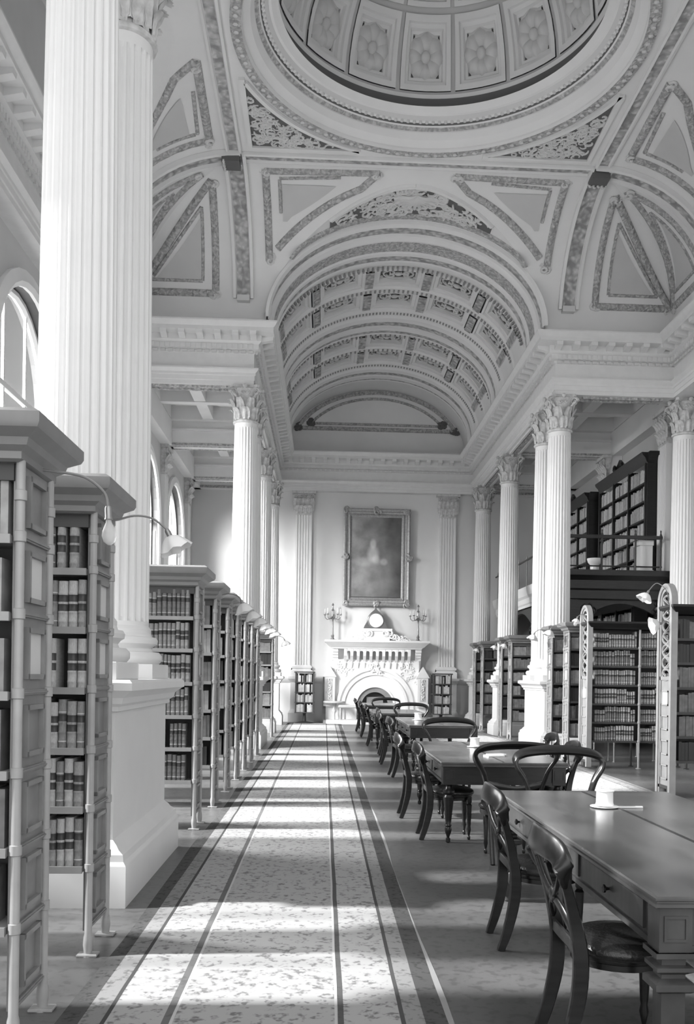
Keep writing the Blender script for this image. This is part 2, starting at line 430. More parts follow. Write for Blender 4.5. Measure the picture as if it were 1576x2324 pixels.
# aisle beams, their carved lower edges and coffered aisle ceilings
mb = MB()
for (xa, xb) in ((WL, -1.95), (5.22, WR)):
    for y in (25.4, 29.65):
        mb.m = 0; mb.box(xa, xb, y-.2, y+.2, 7.6, 8.25); mb.box(xa, xb, y-.26, y+.26, 8.0, 8.06); mb.m = 1
        mb.box(xa, xb, y-.215, y-.2, 7.62, 7.68); mb.box(xa, xb, y-.2, y-.14, 7.585, 7.6); mb.box(xa, xb, y+.14, y+.2, 7.585, 7.6)
    mb.m = 0; mb.box(xa, xb, FW-.25, FW, 7.6, 8.25); mb.m = 1; mb.box(xa, xb, FW-.26, FW-.25, 7.62, 7.7)
    mb.m = 0
    xo = xa if xa < 0 else xb-.28
    mb.box(xo, xo+.28, 20.17, FW, 7.6, 8.25)
struct('trim_4', mb, [PLASTER, RELIEFF], smooth=0)
mb = MB()
for (xa, xb) in ((WL, -1.9), (5.1, WR)):
    mb.m = 0; mb.box(xa, xb, 19.8, FW, 8.62, 8.78)
    for (ya, yb) in ((20.17, 25.2), (25.6, 29.45), (29.85, FW-.25)):
        nx = 2; ny = 3 if yb-ya > 3 else 1
        for k in range(nx+1): q = xa+.14+(xb-xa-.28)*k/nx; mb.box(q-.14, q+.14, ya, yb, 8.27, 8.62)
        for k in range(ny+1): q = ya+.1+(yb-ya-.2)*k/ny; mb.box(xa, xb, q-.12, q+.12, 8.25, 8.62)
        mb.m = 1
        for a in range(nx):
            for b in range(ny):
                cx0 = xa+.28+(xb-xa-.28)*a/nx; cx1 = xa+(xb-xa-.28)*(a+1)/nx
                cy0 = ya+.22+(yb-ya-.2)*b/ny; cy1 = ya-.02+(yb-ya-.2)*(b+1)/ny
                mb.box(cx0+.14, cx1-.14, cy0+.14, cy1-.14, 8.57, 8.61)
        mb.m = 0
struct('ceiling', mb, [PLASTER, CEIL], smooth=0)

# --- ceiling of the crossing: cloister coves, flat with dome, barrel vaults
ZT, ZB, CA, CB = 11.12, 8.90, 2.45, 2.22
VA, VB, VZ = 2.95, 2.08, 8.95
def cd(z): q = max(0, min(1, (z-ZB)/CB)); return 3.3+CA*sqrt(1-q*q)
def cz(d): q = max(0, min(1, (d-3.3)/CA)); return ZB+CB*sqrt(1-q*q)
def cn(z):
    q = max(0.0, min(1, (z-ZB)/CB)); dd = sqrt(max(0, 1-q*q)); v = Vector((0, -dd/CA, -q/CB)); return v.normalized()
def vx(z):
    if z <= VZ: return VA
    q = (z-VZ)/VB; return VA*sqrt(1-q*q) if q < 1 else 0
def zs(s): return ZB+CB*sin(s*PI/2)
ROT = [Matrix.Translation((XC, YC, 0)) @ Matrix.Rotation(k*PI/2, 4, 'Z') for k in range(4)]
mb = MB()
for T in ROT:
    mb.T = T; VE = 5.45 if T is ROT[0] else 5.76
    for sg in (-1, 1):
        zrow = [8.9, 8.925]+[VZ+VB*cos(k*PI/36) for k in range(18, -1, -1)]+[11.05, 11.07, 11.09, 11.105, 11.115, 11.12]
        def fn(u, v):
            z = zrow[int(round(v*(len(zrow)-1)))]; d = cd(z); xa = d; xb = min(vx(z), d); return (sg*(xa+(xb-xa)*u), d, z)
        mb.grid(fn, 10, len(zrow)-1)
        def fq(u, v):                      # wall strip under the cove, above the cornice
            return (sg*(5.75+(2.95-5.75)*u), 5.75, 8.75+.15*v)
        mb.grid(fq, 1, 1)
    # vault between groin and the wall plane
    yend = 5.75
    for a in range(-18, 18):
        t0, t1 = a*PI/36, (a+1)*PI/36
        def pv(t, y): return (VA*sin(t), y, VZ+VB*cos(t))
        s0, s1 = cd(pv(t0, 0)[2]), cd(pv(t1, 0)[2])
        mb.add([pv(t0, s0), pv(t1, s1), pv(t1, max(VE, s1)), pv(t0, max(VE, s0))], [(0, 1, 2, 3)])
    mb.T = None
# flat ceiling around the dome
RD = 2.97
n = 96
vs = []
for i in range(n):
    a = 2*PI*i/n; c_, s_ = cos(a), sin(a); k = 3.3/max(abs(c_), abs(s_))
    vs += [(XC+RD*c_, YC+RD*s_, ZT), (XC+k*c_, YC+k*s_, ZT)]
mb.add(vs, [(2*i, 2*i+1, (2*i+3) % (2*n), (2*i+2) % (2*n)) for i in range(n)])
struct('ceiling', mb, CEIL, smooth=25)
# side walls closing the short side vaults and the near vault
mb = MB()
for T in (ROT[1], ROT[3]):
    mb.T = T
    pts = [(VA*sin(k*PI/24), 5.74, VZ+VB*cos(k*PI/24)) for k in range(-12, 13)]
    mb.add([(-VA, 5.74, 8.7)]+pts+[(VA, 5.74, 8.7)], [tuple(range(len(pts)+2))])
    mb.T = None
struct('wall_side', mb, CEILP, smooth=0)

# --- dome: stepped ring, dark reveal, coffers
mb = MB()
prof = [(3.16, ZT, 0), (3.16, ZT-.05, 1), (2.99, ZT-.05, 0), (2.97, ZT+.02, 0), (2.86, ZT+.10, 0), (2.80, ZT+.20, 0), (2.80, ZT+.22, 1), (2.74, ZT+.26, 0), (2.72, ZT+.28, 2), (2.70, ZT+.31, 0),
        (2.66, ZT+.33, 3), (2.60, ZT+.38, 0), (2.56, ZT+.39, 0), (2.50, ZT+.44, 0), (2.46, ZT+.47, 2), (2.55, ZT+.50, 2), (2.55, ZT+.66, 0), (2.50, ZT+.70, 0)]
n = 128
for k in range(len(prof)-1):
    r0, z0, m_ = prof[k]; r1, z1, _ = prof[k+1]; mb.m = m_
    mb.grid(lambda u, v: (XC+(r0+(r1-r0)*v)*cos(2*PI*u), YC+(r0+(r1-r0)*v)*sin(2*PI*u), z0+(z1-z0)*v), n, 1, closeu=True)
mb.m = 3
for k in range(150):
    a = 2*PI*k/150; mb.blob((XC+2.69*cos(a), YC+2.69*sin(a), ZT+.33), .04, .04, .04, 6, 4)
for k in range(110):
    a = 2*PI*k/110; mb.blob((XC+3.075*cos(a), YC+3.075*sin(a), ZT-.055), .045, .045, .02, 6, 3)
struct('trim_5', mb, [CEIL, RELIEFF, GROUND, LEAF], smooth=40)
DA, DB, DZ = 2.50, 2.25, ZT+.70
def dome(ph, th, off=0):
    r = (DA+off)*cos(th); return (XC+r*cos(ph), YC+r*sin(ph), DZ+(DB+off)*sin(th))
def coffer(mb, P, u0, u1, v0, v1, steps, nseg=4, mframe=0, mfloor=1):
    """steps=[(inset, depth)]; P(u,v,off)"""
    rings = []
    for ins, dep in [(0, 0)]+steps:
        a0, a1, b0, b1 = u0+(u1-u0)*ins, u1-(u1-u0)*ins, v0+(v1-v0)*ins*1.0, v1-(v1-v0)*ins*1.0
        ring = [P(a0+(a1-a0)*k/nseg, b0, dep) for k in range(nseg)]+[P(a1, b0+(b1-b0)*k/nseg, dep) for k in range(nseg)] + \
               [P(a1-(a1-a0)*k/nseg, b1, dep) for k in range(nseg)]+[P(a0, b1-(b1-b0)*k/nseg, dep) for k in range(nseg)]
        rings.append(ring)
    L = 4*nseg; m0 = mb.m
    for r in range(len(rings)-1):
        mb.m = mframe; mb.add(rings[r]+rings[r+1], [(k, (k+1) % L, L+(k+1) % L, L+k) for k in range(L)])
    mb.m = mfloor; mb.add(rings[-1], [tuple(range(L))]); mb.m = m0
mb = MB(); NS = 16; rows = [(rad(1.5), rad(31)), (rad(33.5), rad(55)), (rad(57), rad(73))]
ph0 = PI/NS
for j, (t0, t1) in enumerate(rows):
    for k in range(NS):
        a0 = ph0+2*PI*k/NS+rad(.9); a1 = ph0+2*PI*(k+1)/NS-rad(.9)
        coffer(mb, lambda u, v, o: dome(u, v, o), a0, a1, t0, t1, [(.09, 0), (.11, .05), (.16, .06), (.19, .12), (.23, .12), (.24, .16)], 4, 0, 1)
        mb.m = 2
        mb.grid(lambda u, v: dome(a1+u*2*rad(.9), t0+(t1-t0)*v, .03), 1, 4)
mb.m = 2
for t0, t1 in ((0, rows[0][0]), (rows[0][1], rows[1][0]), (rows[1][1], rows[2][0])):
    mb.grid(lambda u, v: dome(2*PI*u, t0+(t1-t0)*v, .03), 96, 1, closeu=True)
mb.m = 0; mb.grid(lambda u, v: dome(2*PI*u, rows[2][1]+(PI/2-rows[2][1])*v, 0), 48, 5, closeu=True)
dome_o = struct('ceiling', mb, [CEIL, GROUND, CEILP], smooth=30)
def rosette_mesh():
    mb = MB(); mb.lathe([(.001, .10), (.05, .10), (.07, .07), (.08, .03), (.08, 0)], n=12, caps=False)
    for k in range(8):
        a = 2*PI*k/8
        mb.T = Matrix.Rotation(a, 4, 'Z')
        mb.grid(lambda u, v: (.06+.22*v, (u-.5)*(.07+.16*sin(PI*min(1, v*.9+.1))), .02+.07*sin(PI*v)*(1-.35*abs(u-.5)*2)+.03*(1-abs(2*u-1))), 6, 6)
        mb.T = Matrix.Rotation(a+PI/8, 4, 'Z')
        mb.grid(lambda u, v: (.10+.24*v, (u-.5)*(.06+.14*sin(PI*min(1, v*.9+.1))), .0+.05*sin(PI*v)), 4, 5)
    mb.T = None
    return mb.mesh('rosette', [LEAF], 60)
RM = rosette_mesh()
for j, (t0, t1) in enumerate(rows[:2]):
    for k in range(NS):
        ph = ph0+2*PI*(k+.5)/NS; th = (t0+t1)/2
        p = Vector(dome(ph, th, .15)); N = (Vector((XC, YC, DZ-.3))-p).normalized()
        up = Vector(dome(ph, th+.05, .15))-p; up = (up-N*up.dot(N)).normalized(); xx = up.cross(N)
        o = bpy.data.objects.new('rosette', RM); COL.objects.link(o)
        s = (1.18, .8)[j]
        o.matrix_world = Matrix.Translation(p) @ Matrix((xx*.98, up*1.15, N)).transposed().to_4x4() @ Matrix.Scale(s, 4)
        o.parent = dome_o

# --- corner spandrel foliage around the dome
mb = MB(); random.seed(5)
for q in range(4):
    T = ROT[q]; mb.T = T
    # ground panel + raised frame
    arc = [(3.32*cos(rad(a)), 3.32*sin(rad(a))) for a in range(22, 69, 4)]
    c = 3.06; e = 3.06
    poly = [(c, 3.32*sin(rad(22)))]+[(min(x, c), min(y, c)) for x, y in arc]+[(3.32*cos(rad(68)), c), (c, c)]
    mb.m = 0
    mb.add([(x, y, ZT-.012) for x, y in poly], [tuple(range(len(poly)))[::-1]])
    mb.m = 1
    for k in range(120):
        for _ in range(60):
            x = random.uniform(1.3, 3.0); y = random.uniform(1.3, 3.0)
            if sqrt(x*x+y*y) > 3.40 and x < 3.0 and y < 3.0: break
        else: continue
        mb.scroll((x, y, ZT-.01), (1, 0, 0), (0, 1, 0), (0, 0, -1), random.uniform(.07, .12), random.uniform(.5, 1.1), .15, random.choice((-1, 1)), 7, random.uniform(0, 6.3))
    mb.m = 2
    fr = [(c+.04, 3.32*sin(rad(20))-.0), (c+.04, c+.04), (3.32*cos(rad(70)), c+.04)]
    mb.strip([(x, y, ZT) for x, y in fr], [(0, 0, -1)]*3, [(-.05, 0), (-.05, .05), (.05, .05), (.05, 0)])
    ar = [(3.28*cos(rad(a)), 3.28*sin(rad(a)), ZT) for a in range(20, 71, 3)]
    mb.strip(ar, [(0, 0, -1)]*len(ar), [(-.035, 0), (-.035, .05), (.035, .05), (.035, 0)])
    mb.T = None
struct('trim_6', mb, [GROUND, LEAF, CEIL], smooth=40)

# --- ribs: carved bands along the square of the dome and down the coves
def cove_pt(xp, z): return Vector((xp, cd(z), z))
mb = MB()
RP = [(-.21, 0), (-.21, .09), (-.15, .10), (-.13, .04), (.13, .04), (.15, .10), (.21, .09), (.21, 0)]
RPM = [0, 0, 0, 1, 0, 0, 0]
for q in range(4):
    mb.T = ROT[q]
    for sg in (-1, 1):
        pts = [cove_pt(sg*3.42, 9.38+(ZT-9.38)*0+0) for _ in ()]
        zz = [9.38]+[zs(.14+.86*k/14) for k in range(1, 15)]
        pts = [cove_pt(sg*3.42, z) for z in zz]; nr = [cn(z) for z in zz]
        mb.strip(pts, nr, RP, mats=RPM)
        mb.m = 2; mb.box(sg*3.42-.13, sg*3.42+.13, cd(9.38)-.12, cd(9.38)+.05, 9.3, 9.42); mb.m = 0
    # horizontal band on the far edge of the square
    hb = [(-.14, 0), (-.14, .06), (-.10, .07), (-.08, .03), (.08, .03), (.10, .07), (.14, .06), (.14, 0)]
    mb.strip([(-3.25, 3.42, ZT), (3.25, 3.42, ZT)], [(0, 0, -1)]*2, hb, mats=RPM)
    # dark bracket where the ribs cross
    mb.m = 3; mb.box(3.42-.17, 3.42+.17, 3.42-.1, 3.42+.22, ZT-.2, ZT); mb.m = 2
    for k in range(4): mb.scroll((3.30+.08*k, 3.60, ZT-.2-.02*(k % 2)), (1, 0, 0), (0, 0, 1), (0, 1, 0), .06, .9, .3, 1, 8)
    mb.m = 0; mb.T = None
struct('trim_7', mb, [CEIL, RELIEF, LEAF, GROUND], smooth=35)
# thin dark side grooves next to the ribs and the panel frames on the coves
def cpoly(poly, k=5):
    pts = []; nr = []
    for i in range(len(poly)-1):
        (xa, za), (xb, zb) = poly[i], poly[i+1]
        sa, sb = math.asin((za-ZB)/CB), math.asin((zb-ZB)/CB)
        for j in range(k+(i == len(poly)-2)):
            t = j/k; z = ZB+CB*sin(sa+(sb-sa)*t); x = xa+(xb-xa)*t
            pts.append(cove_pt(x, z)); nr.append(cn(z))
    return pts, nr
FR = [(-.075, 0), (-.06, .035), (0, .055), (.06, .035), (.075, 0)]
FI = [(-.035, 0), (-.02, .03), (.02, .03), (.035, 0)]
mb = MB()
def groin(off, za, zb, n=10):
    out = []
    for k in range(n+1):
        z = za+(zb-za)*k/n; out.append((vx(z)+off, z))
    return out
for q in range(4):
    mb.T = ROT[q]
    for sg in (-1, 1):
        S = lambda pl: [(sg*x, z) for x, z in pl]
        mb.m = 0
        g = groin(.42, 10.12, 11.02)
        g = [(min(2.85, x), z) for x, z in g]
        for pl in ([(2.88, 10.05), (2.88, 11.07)], [(2.9, 11.07), (.72, 11.08)], [(x, z) for x, z in groin(.40, 10.25, 10.98) if x < 2.9]+[(.72, 11.08)]):
            p, nr = cpoly(S(pl), 6); mb.strip(p, nr, FR)
        for pl in ([(2.62, 10.72), (2.62, 11.02)], [(2.62, 11.03), (1.45, 11.05)]):
            p, nr = cpoly(S(pl), 5); mb.strip(p, nr, FI)
        # corner panels: long triangles on the cove beyond the rib
        for pl, pr in (([(3.92, 11.0), (4.0, 9.46), (5.62, 9.46), (3.92, 11.0)], FR), ([(4.18, 10.75), (4.26, 9.68), (5.32, 9.68), (4.18, 10.75)], FI)):
            for i in range(3):
                p, nr = cpoly(S(pl[i:i+2]), 8); mb.strip(p, nr, pr)
        mb.m = 1
        for (x, z) in ((2.88, 11.07), (.78, 11.075), (2.86, 10.1), (3.92, 10.98), (4.02, 9.46), (5.6, 9.46)):
            p = cove_pt(sg*x, z); N = cn(z)
            for k in range(5): mb.scroll(p+Vector((random.uniform(-.06, .06), 0, random.uniform(-.06, .06))), (1, 0, 0), tuple(N.cross(Vector((1, 0, 0)))), tuple(N), .08, .9, .3, random.choice((-1, 1)), 7, random.uniform(0, 6))
    mb.T = None
struct('trim_8', mb, [RELIEFF, LEAF], smooth=50)
mb = MB()          # tinted fields inside the frames
for q in range(4):
    mb.T = ROT[q]
    for sg in (-1, 1):
        tri = [(4.22, 10.6), (4.30, 9.70), (5.22, 9.70)]
        def ft(u, v):
            z = 9.70+(10.62-9.70)*v; xa = 4.29-.08*v; xb = 5.22-(5.22-4.24)*v; x = xa+(xb-xa)*u
            p = cove_pt(sg*x, z)+cn(z)*.012; return p
        mb.grid(ft, 4, 8)
        def ft2(u, v):
            z = 10.62+(10.99-10.62)*v; xa = 2.58; xb = max(2.58-1.05*v, 1.5) if v > 0 else 2.5; p = cove_pt(sg*(xa+(xb-xa)*u), z)+cn(z)*.012; return p
        mb.grid(ft2, 4, 6)
    mb.T = None
struct('trim_9', mb, CEILP, smooth=60)

# --- great barrel vault of the far arm: ribs, coffers, lunette
VY0 = YC+5.45
def VP(t, y, off=0): return (XC+(VA+off)*sin(t), y, VZ+(VB+off)*cos(t))
def vband(mb, prof, n=64):
    for k in range(len(prof)-1):
        (y0, o0, m_), (y1, o1, _) = prof[k], prof[k+1]; mb.m = m_
        mb.grid(lambda u, v: VP(-PI/2+PI*u, y0+(y1-y0)*v, -(o0+(o1-o0)*v)), n, 1)
mb = MB()
vband(mb, [(VY0, 0, 0), (19.25+.22, 0, 0), (19.48, .06, 0), (19.6, .09, 0), (19.62, .04, 1), (19.95, .04, 0), (19.97, .09, 0), (20.1, .13, 0), (20.15, .13, 2), (20.6, .13, 0), (20.62, .17, 0), (20.75, .17, 0),
           (20.8, .11, 1), (21.1, .11, 0), (21.12, .14, 0), (21.25, .12, 0), (21.3, .05, 0), (21.5, .02, 0), (21.55, 0, 0), (21.85, 0, 0)])
vband(mb, [(22.75, 0, 0), (22.82, .04, 0), (23.05, .04, 0), (23.12, 0, 0), (23.15, 0, 0)])
vband(mb, [(24.1, 0, 0), (24.2, .05, 0), (24.45, .07, 0), (24.5, .12, 0), (24.7, .14, 0), (24.72, .10, 1), (25.05, .10, 0), (25.07, .15, 0), (25.3, .15, 0), (25.32, .10, 1), (25.6, .10, 0), (25.62, .13, 0), (25.75, .06, 0), (25.9, 0, 0), (26.05, 0, 0)])
vband(mb, [(26.95, 0, 0), (27.0, .04, 0), (27.2, .04, 0), (27.3, 0, 0)])
vband(mb, [(28.2, 0, 0), (28.3, .05, 0), (28.55, .07, 0), (28.6, .12, 0), (28.8, .14, 0), (28.82, .10, 1), (29.15, .10, 0), (29.17, .15, 0), (29.4, .15, 0), (29.42, .10, 1), (29.65, .10, 0), (29.68, .12, 0), (29.8, 0, 0), (FW, 0, 0)])
COFC = [0, 27.2, -27.2, 56.0, -56.0]
for (y0, y1) in ((21.85, 22.75), (23.15, 24.1), (26.05, 26.95), (27.3, 28.2)):
    for c in COFC:
        t0, t1 = rad(c-11.6), rad(c+11.6)
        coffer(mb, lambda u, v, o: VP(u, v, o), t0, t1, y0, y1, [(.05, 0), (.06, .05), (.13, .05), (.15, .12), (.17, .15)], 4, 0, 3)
    for c in (13.6, -13.6, 41.6, -41.6, 70.0, -70.0):
        t0, t1 = rad(c-2.0 if abs(c) < 60 else c-2.4), rad(c+2.0 if abs(c) < 60 else c+2.4)
        mb.m = 1; mb.grid(lambda u, v: VP(t0+(t1-t0)*u, y0+(y1-y0)*v, -.04), 2, 2)
        mb.m = 0
        for tt in (t0, t1): mb.grid(lambda u, v: VP(tt, y0+(y1-y0)*v, -.04*u), 1, 1)
    mb.m = 0
    for sg in (-1, 1):
        a, b = (rad(72.4), rad(90)); mb.grid(lambda u, v: VP(sg*(a+(b-a)*u), y0+(y1-y0)*v, 0), 5, 1)
mb.m = 4                                       # bead and dentil rows
for y, nb in ((21.68, 70), (22.93, 70), (24.32, 90), (25.95, 60), (27.1, 60), (28.42, 90)):
    for k in range(nb):
        t = -rad(80)+rad(160)*(k+.5)/nb; p = VP(t, y, -.045)
        mb.T = Matrix.Translation(p) @ Matrix.Rotation(t, 4, 'Y'); mb.box(-.022, .022, -.06, .06, -.025, .03)
mb.T = None
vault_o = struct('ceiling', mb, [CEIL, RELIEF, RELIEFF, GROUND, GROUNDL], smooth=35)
def cartouche():
    mb = MB(); random.seed(9)
    mb.tube([(.36*cos(a), .20*sin(a), .03) for a in [2*PI*k/20 for k in range(21)]], .028, 6, caps=False)
    mb.blob((0, 0, .03), .10, .07, .05, 8, 5)
    for sx in (-1, 1):
        for sy in (-1, 1):
            mb.scroll((sx*.17, sy*.06, .02), (1, 0, 0), (0, 1, 0), (0, 0, 1), .11, 1.1, .2, sx*sy, 10, 0)
            mb.scroll((sx*.40, sy*.20, .02), (1, 0, 0), (0, 1, 0), (0, 0, 1), .08, .9, .25, -sx*sy, 8, 1)
    return mb.mesh('cartouche', [LEAF], 60)
CM = cartouche()
for (y0, y1) in ((21.85, 22.75), (23.15, 24.1), (26.05, 26.95), (27.3, 28.2)):
    for c in COFC:
        t = rad(c); p = Vector(VP(t, (y0+y1)/2, .14)); N = Vector((-sin(t), 0, -cos(t)*1.2)).normalized()
        yy = Vector((0, 1, 0)); xx = yy.cross(N)
        o = bpy.data.objects.new('cartouche', CM); COL.objects.link(o)
        o.matrix_world = Matrix.Translation(p) @ Matrix((xx, yy*1.15, N)).transposed().to_4x4()
        o.parent = vault_o
# carved gable of foliage between groin and the first rib (far arm)
mb = MB(); random.seed(3)
def gable_y(t):      # near edge follows the groin
    return YC+cd(VZ+VB*cos(t))
mb.m = 0
tm = rad(34)
mb.grid(lambda u, v: VP(-tm+2*tm*u, (gable_y(-tm+2*tm*u)+.10)*(1-v)+19.2*v, -.01), 30, 3)
for k in range(140):
    t = random.uniform(-tm, tm)*random.uniform(.3, 1); ya = gable_y(t)+.2; yb = 19.12
    if ya > yb: continue
    y = random.uniform(ya, yb); mb.m = 1
    N = Vector((-sin(t), 0, -cos(t))); mb.scroll(VP(t, y, -.01), (cos(t), 0, -sin(t)), (0, 1, 0), tuple(N), random.uniform(.10, .18), random.uniform(.6, 1.1), .15, random.choice((-1, 1)), 7, random.uniform(0, 6))
for a in range(-5, 6):
    b = rad(90+a*15); mb.m = 1
    pts = [VP(.02+cos(b)*.20*k/6*.8, 18.35+sin(b)*.55*k/6, -.05-.03*sin(k)) for k in range(7)]
    mb.tube(pts, [.02+.035*sin(PI*k/6.5) for k in range(7)], 6)
mb.m = 2
for sgn in (-1, 1):
    tt = [sgn*tm*k/12 for k in range(13)]
    mb.strip([VP(t, gable_y(t)+.06, 0) for t in tt], [(-sin(t), 0, -cos(t)) for t in tt], [(-.045, 0), (-.045, .06), (.045, .06), (.045, 0)])
tt = [rad(-56+112*k/30) for k in range(31)]
mb.m = 3
mb.strip([VP(t, max(19.24, gable_y(t)), 0) for t in tt], [(-sin(t), 0, -cos(t)) for t in tt], [(-.09, 0), (-.07, .05), (.07, .05), (.09, 0)])
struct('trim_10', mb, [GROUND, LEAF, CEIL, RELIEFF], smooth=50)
# lunette frames on the far wall
mb = MB(); Y = FW-.005
for (k, zb, pr) in ((.96, 9.72, [(-.07, 0), (-.05, .04), (.05, .04), (.07, 0)]), (.86, 9.88, [(-.045, 0), (-.03, .03), (.03, .03), (.045, 0)])):
    tz = math.acos(max(-1, min(1, (zb-VZ)/(VB*k)))); tt = [-tz+2*tz*i/36 for i in range(37)]
    pts = [(XC+VA*k*sin(t), Y, VZ+VB*k*cos(t)) for t in tt]
    mb.m = 0; mb.strip(pts, [(0, -1, 0)]*37, pr); mb.strip([pts[-1], pts[0]], [(0, -1, 0)]*2, pr)
    mb.m = 1
    for e in (pts[0], pts[-1]):
        for j in range(6): mb.scroll((e[0]+random.uniform(-.1, .1), Y-.02, e[2]+random.uniform(-.05, .08)), (1, 0, 0), (0, 0, 1), (0, -1, 0), .1, .9, .3, random.choice((-1, 1)), 7, random.uniform(0, 6))
struct('trim_11', mb, [RELIEFF, GROUND], smooth=50)

# --- unseen attic shell over the plasterwork, added to stop light leaks
mb = MB()
mb.box(WL-.3, WR+.3, 7.6, FW+.3, 14.9, 15.1)
mb.box(WL-.3, WL-.2, 7.6, FW+.3, 8.29, 15); mb.box(WR+.2, WR+.3, 7.6, FW+.3, 8.29, 15)
mb.box(WL-.3, WR+.3, FW+.3, FW+.4, 8.2, 15); mb.box(WL-.3, WR+.3, 7.5, 7.6, 11.3, 15)
struct('ceiling', mb, CEIL, smooth=0)
# --- added dark wall outside, keeps bright sky out of the window view
mb = MB(); mb.box(-26, WL-.35, FW+1.5, FW+2.5, 0, 20)
struct('wall_sky_screen', mb, M('dark_sky_screen', .045, .9), smooth=0)

mb = MB(); mb.box(WL-.3, WR+.3, -2.5, 7.5, 11.3, 11.5); mb.box(WL-.3, WL-.2, -2.5, 7.6, 8.29, 11.4); mb.box(WR+.2, WR+.3, -2.5, 7.6, 8.29, 11.4)
struct('ceiling', mb, CEIL, smooth=0)
# ============================================================ COLUMNS
def corinthian(mb, z0, r, h=.78, flat=False):
    """bell, two rows of eight leaves, corner volutes, abacus; h tall from z0"""
    mb.m = 0
    mb.lathe([(r*1.0, z0), (r*1.13, z0+.01), (r*1.16, z0+.035), (r*1.1, z0+.06), (r*.98, z0+.07), (r*.98, z0+.3), (r*1.06, z0+.5), (r*1.3, z0+h-.09), (r*1.3, z0+h-.07)], n=24, caps=False)
    def leaf(a, zb, hh, w_, rr, curl):
        ca, sa = cos(a), sin(a)
        def fn(u, v):
            s_ = (u-.5)*2; wd = w_*(.62+.55*sin(PI*min(1, v*.85+.12)))*(1 if v < .8 else 1-(v-.8)*2.2)
            wd *= 1-.16*abs(sin(v*PI*4))
            out = rr+.012+.03*v+curl*max(0, v-.62)**1.5*4.2+.018*cos(s_*PI*1.5)*(1-v*.4)
            z = zb+hh*(v if v < .82 else .82+.18*sin((v-.82)/.18*PI*.5)-max(0, v-.92)*1.6)
            t = s_*wd
            x, y = out, t
            return (x*ca-y*sa, x*sa+y*ca, z)
        mb.grid(fn, 6, 9)
    for k in range(8): leaf(k*PI/4, z0+.07, .26, r*.40, r*.98, .09)
    for k in range(8): leaf(k*PI/4+PI/8, z0+.10, .44, r*.38, r*1.0, .13)
    R = r*1.30
    for k in range(4):
        a = PI/4+k*PI/2; d = Vector((cos(a), sin(a), 0)); t = Vector((-sin(a), cos(a), 0))
        for s_ in (-1, 1):
            st = d.cross(Vector((0, 0, 1)))*s_
            pts = []; rs = []
            for i in range(9):
                q = i/8; pts.append(d*(r*(1.12+.42*q**1.6))+st*(r*.34*(1-q)**1.2+.012)+Vector((0, 0, z0+.42+.20*q))); rs.append(.022+.008*q)
            mb.tube(pts, rs, 5)
            c = d*(r*1.50)+st*.02+Vector((0, 0, z0+h-.155))
            for j in range(0, 1):
                sp = [c+(d*cos(q)+Vector((0, 0, 1))*sin(q))*(.085*(1-q/11.5)) for q in [i*.55 for i in range(15)]]
                mb.tube(sp, [.026-.001*i for i in range(15)], 5)
    for k in range(4):
        a = k*PI/2; d = Vector((cos(a), sin(a), 0)); t = Vector((-sin(a), cos(a), 0))
        for s_ in (-1, 1):
            c = d*(r*1.22)+t*(s_*.055)+Vector((0, 0, z0+h-.17))
            sp = [c+(t*cos(q)*-s_+Vector((0, 0, 1))*sin(q))*(.055*(1-q/9)) for q in [i*.6 for i in range(11)]]
            mb.tube(sp, .014, 5)
        mb.T = Matrix.Translation(d*(r*1.42)+Vector((0, 0, z0+h-.05)))
        mb.blob((0, 0, 0), .05, .05, .05, 8, 5); mb.T = None
    # abacus with concave sides
    out = []
    A = r*1.62
    for k in range(4):
        a = PI/4+k*PI/2; p = Vector((cos(a), sin(a)))*A*1.06; nxt = Vector((cos(a+PI/2), sin(a+PI/2)))*A*1.06
        e = (nxt-p).normalized(); p0 = p+e*.05; p1 = nxt-e*.05; mid = (p+nxt)/2; inn = -mid.normalized()*A*.13
        for i in range(7):
            q = i/6; out.append(p0+(p1-p0)*q+inn*sin(PI*q))
    n = len(out)
    for za, zb, k0, k1 in ((z0+h-.08, z0+h-.05, .95, .95), (z0+h-.05, z0+h, 1.0, 1.02)):
        mb.add([(p.x*k0, p.y*k0, za) for p in out]+[(p.x*k1, p.y*k1, zb) for p in out], [tuple(range(n))[::-1], tuple(range(n, 2*n))]+[(i, (i+1) % n, n+(i+1) % n, n+i) for i in range(n)])
ZS, ZN, ZC = 1.50, 6.82, 7.60       # pedestal top, neck, capital top
def shaft_mesh():
    mb = MB(); zb, zt = 1.88, ZN
    prof = []
    for i in range(17):
        t = i/16; prof.append((.272-.034*t**1.7, zb+(zt-zb)*t))
    prof = [(.292, zb), (.292, zb+.03), (.272, zb+.06)]+prof[1:-1]+[(.240, zt-.05), (.238, zt)]
    def rm(a, z):
        if z < zb+.1 or z > zt-.1: return 1
        k = (a*24/(2*PI)) % 1
        return 1-.085*sin(PI*min(1, max(0, (k-.14)/.72)))**.7 if .14 < k < .86 else 1
    prof.insert(3, (.272, zb+.095)); prof.insert(4, (.272, zb+.13)); prof.insert(-2, (.2395, zt-.13)); prof.insert(-2, (.2395, zt-.095))
    mb.lathe(prof, n=216, rmod=rm)
    return mb.mesh('shaft', COLUMN, 25)
def base_mesh():
    mb = MB(); mb.bbox(-.38, .38, -.38, .38, ZS, ZS+.12, .004)
    mb.lathe([(.36, ZS+.12), (.385, ZS+.15), (.385, ZS+.19), (.36, ZS+.22), (.31, ZS+.225), (.30, ZS+.25), (.32, ZS+.275), (.345, ZS+.29), (.35, ZS+.32), (.335, ZS+.345), (.30, ZS+.35), (.292, ZS+.38)], n=48)
    return mb.mesh('base', COLUMN, 40)
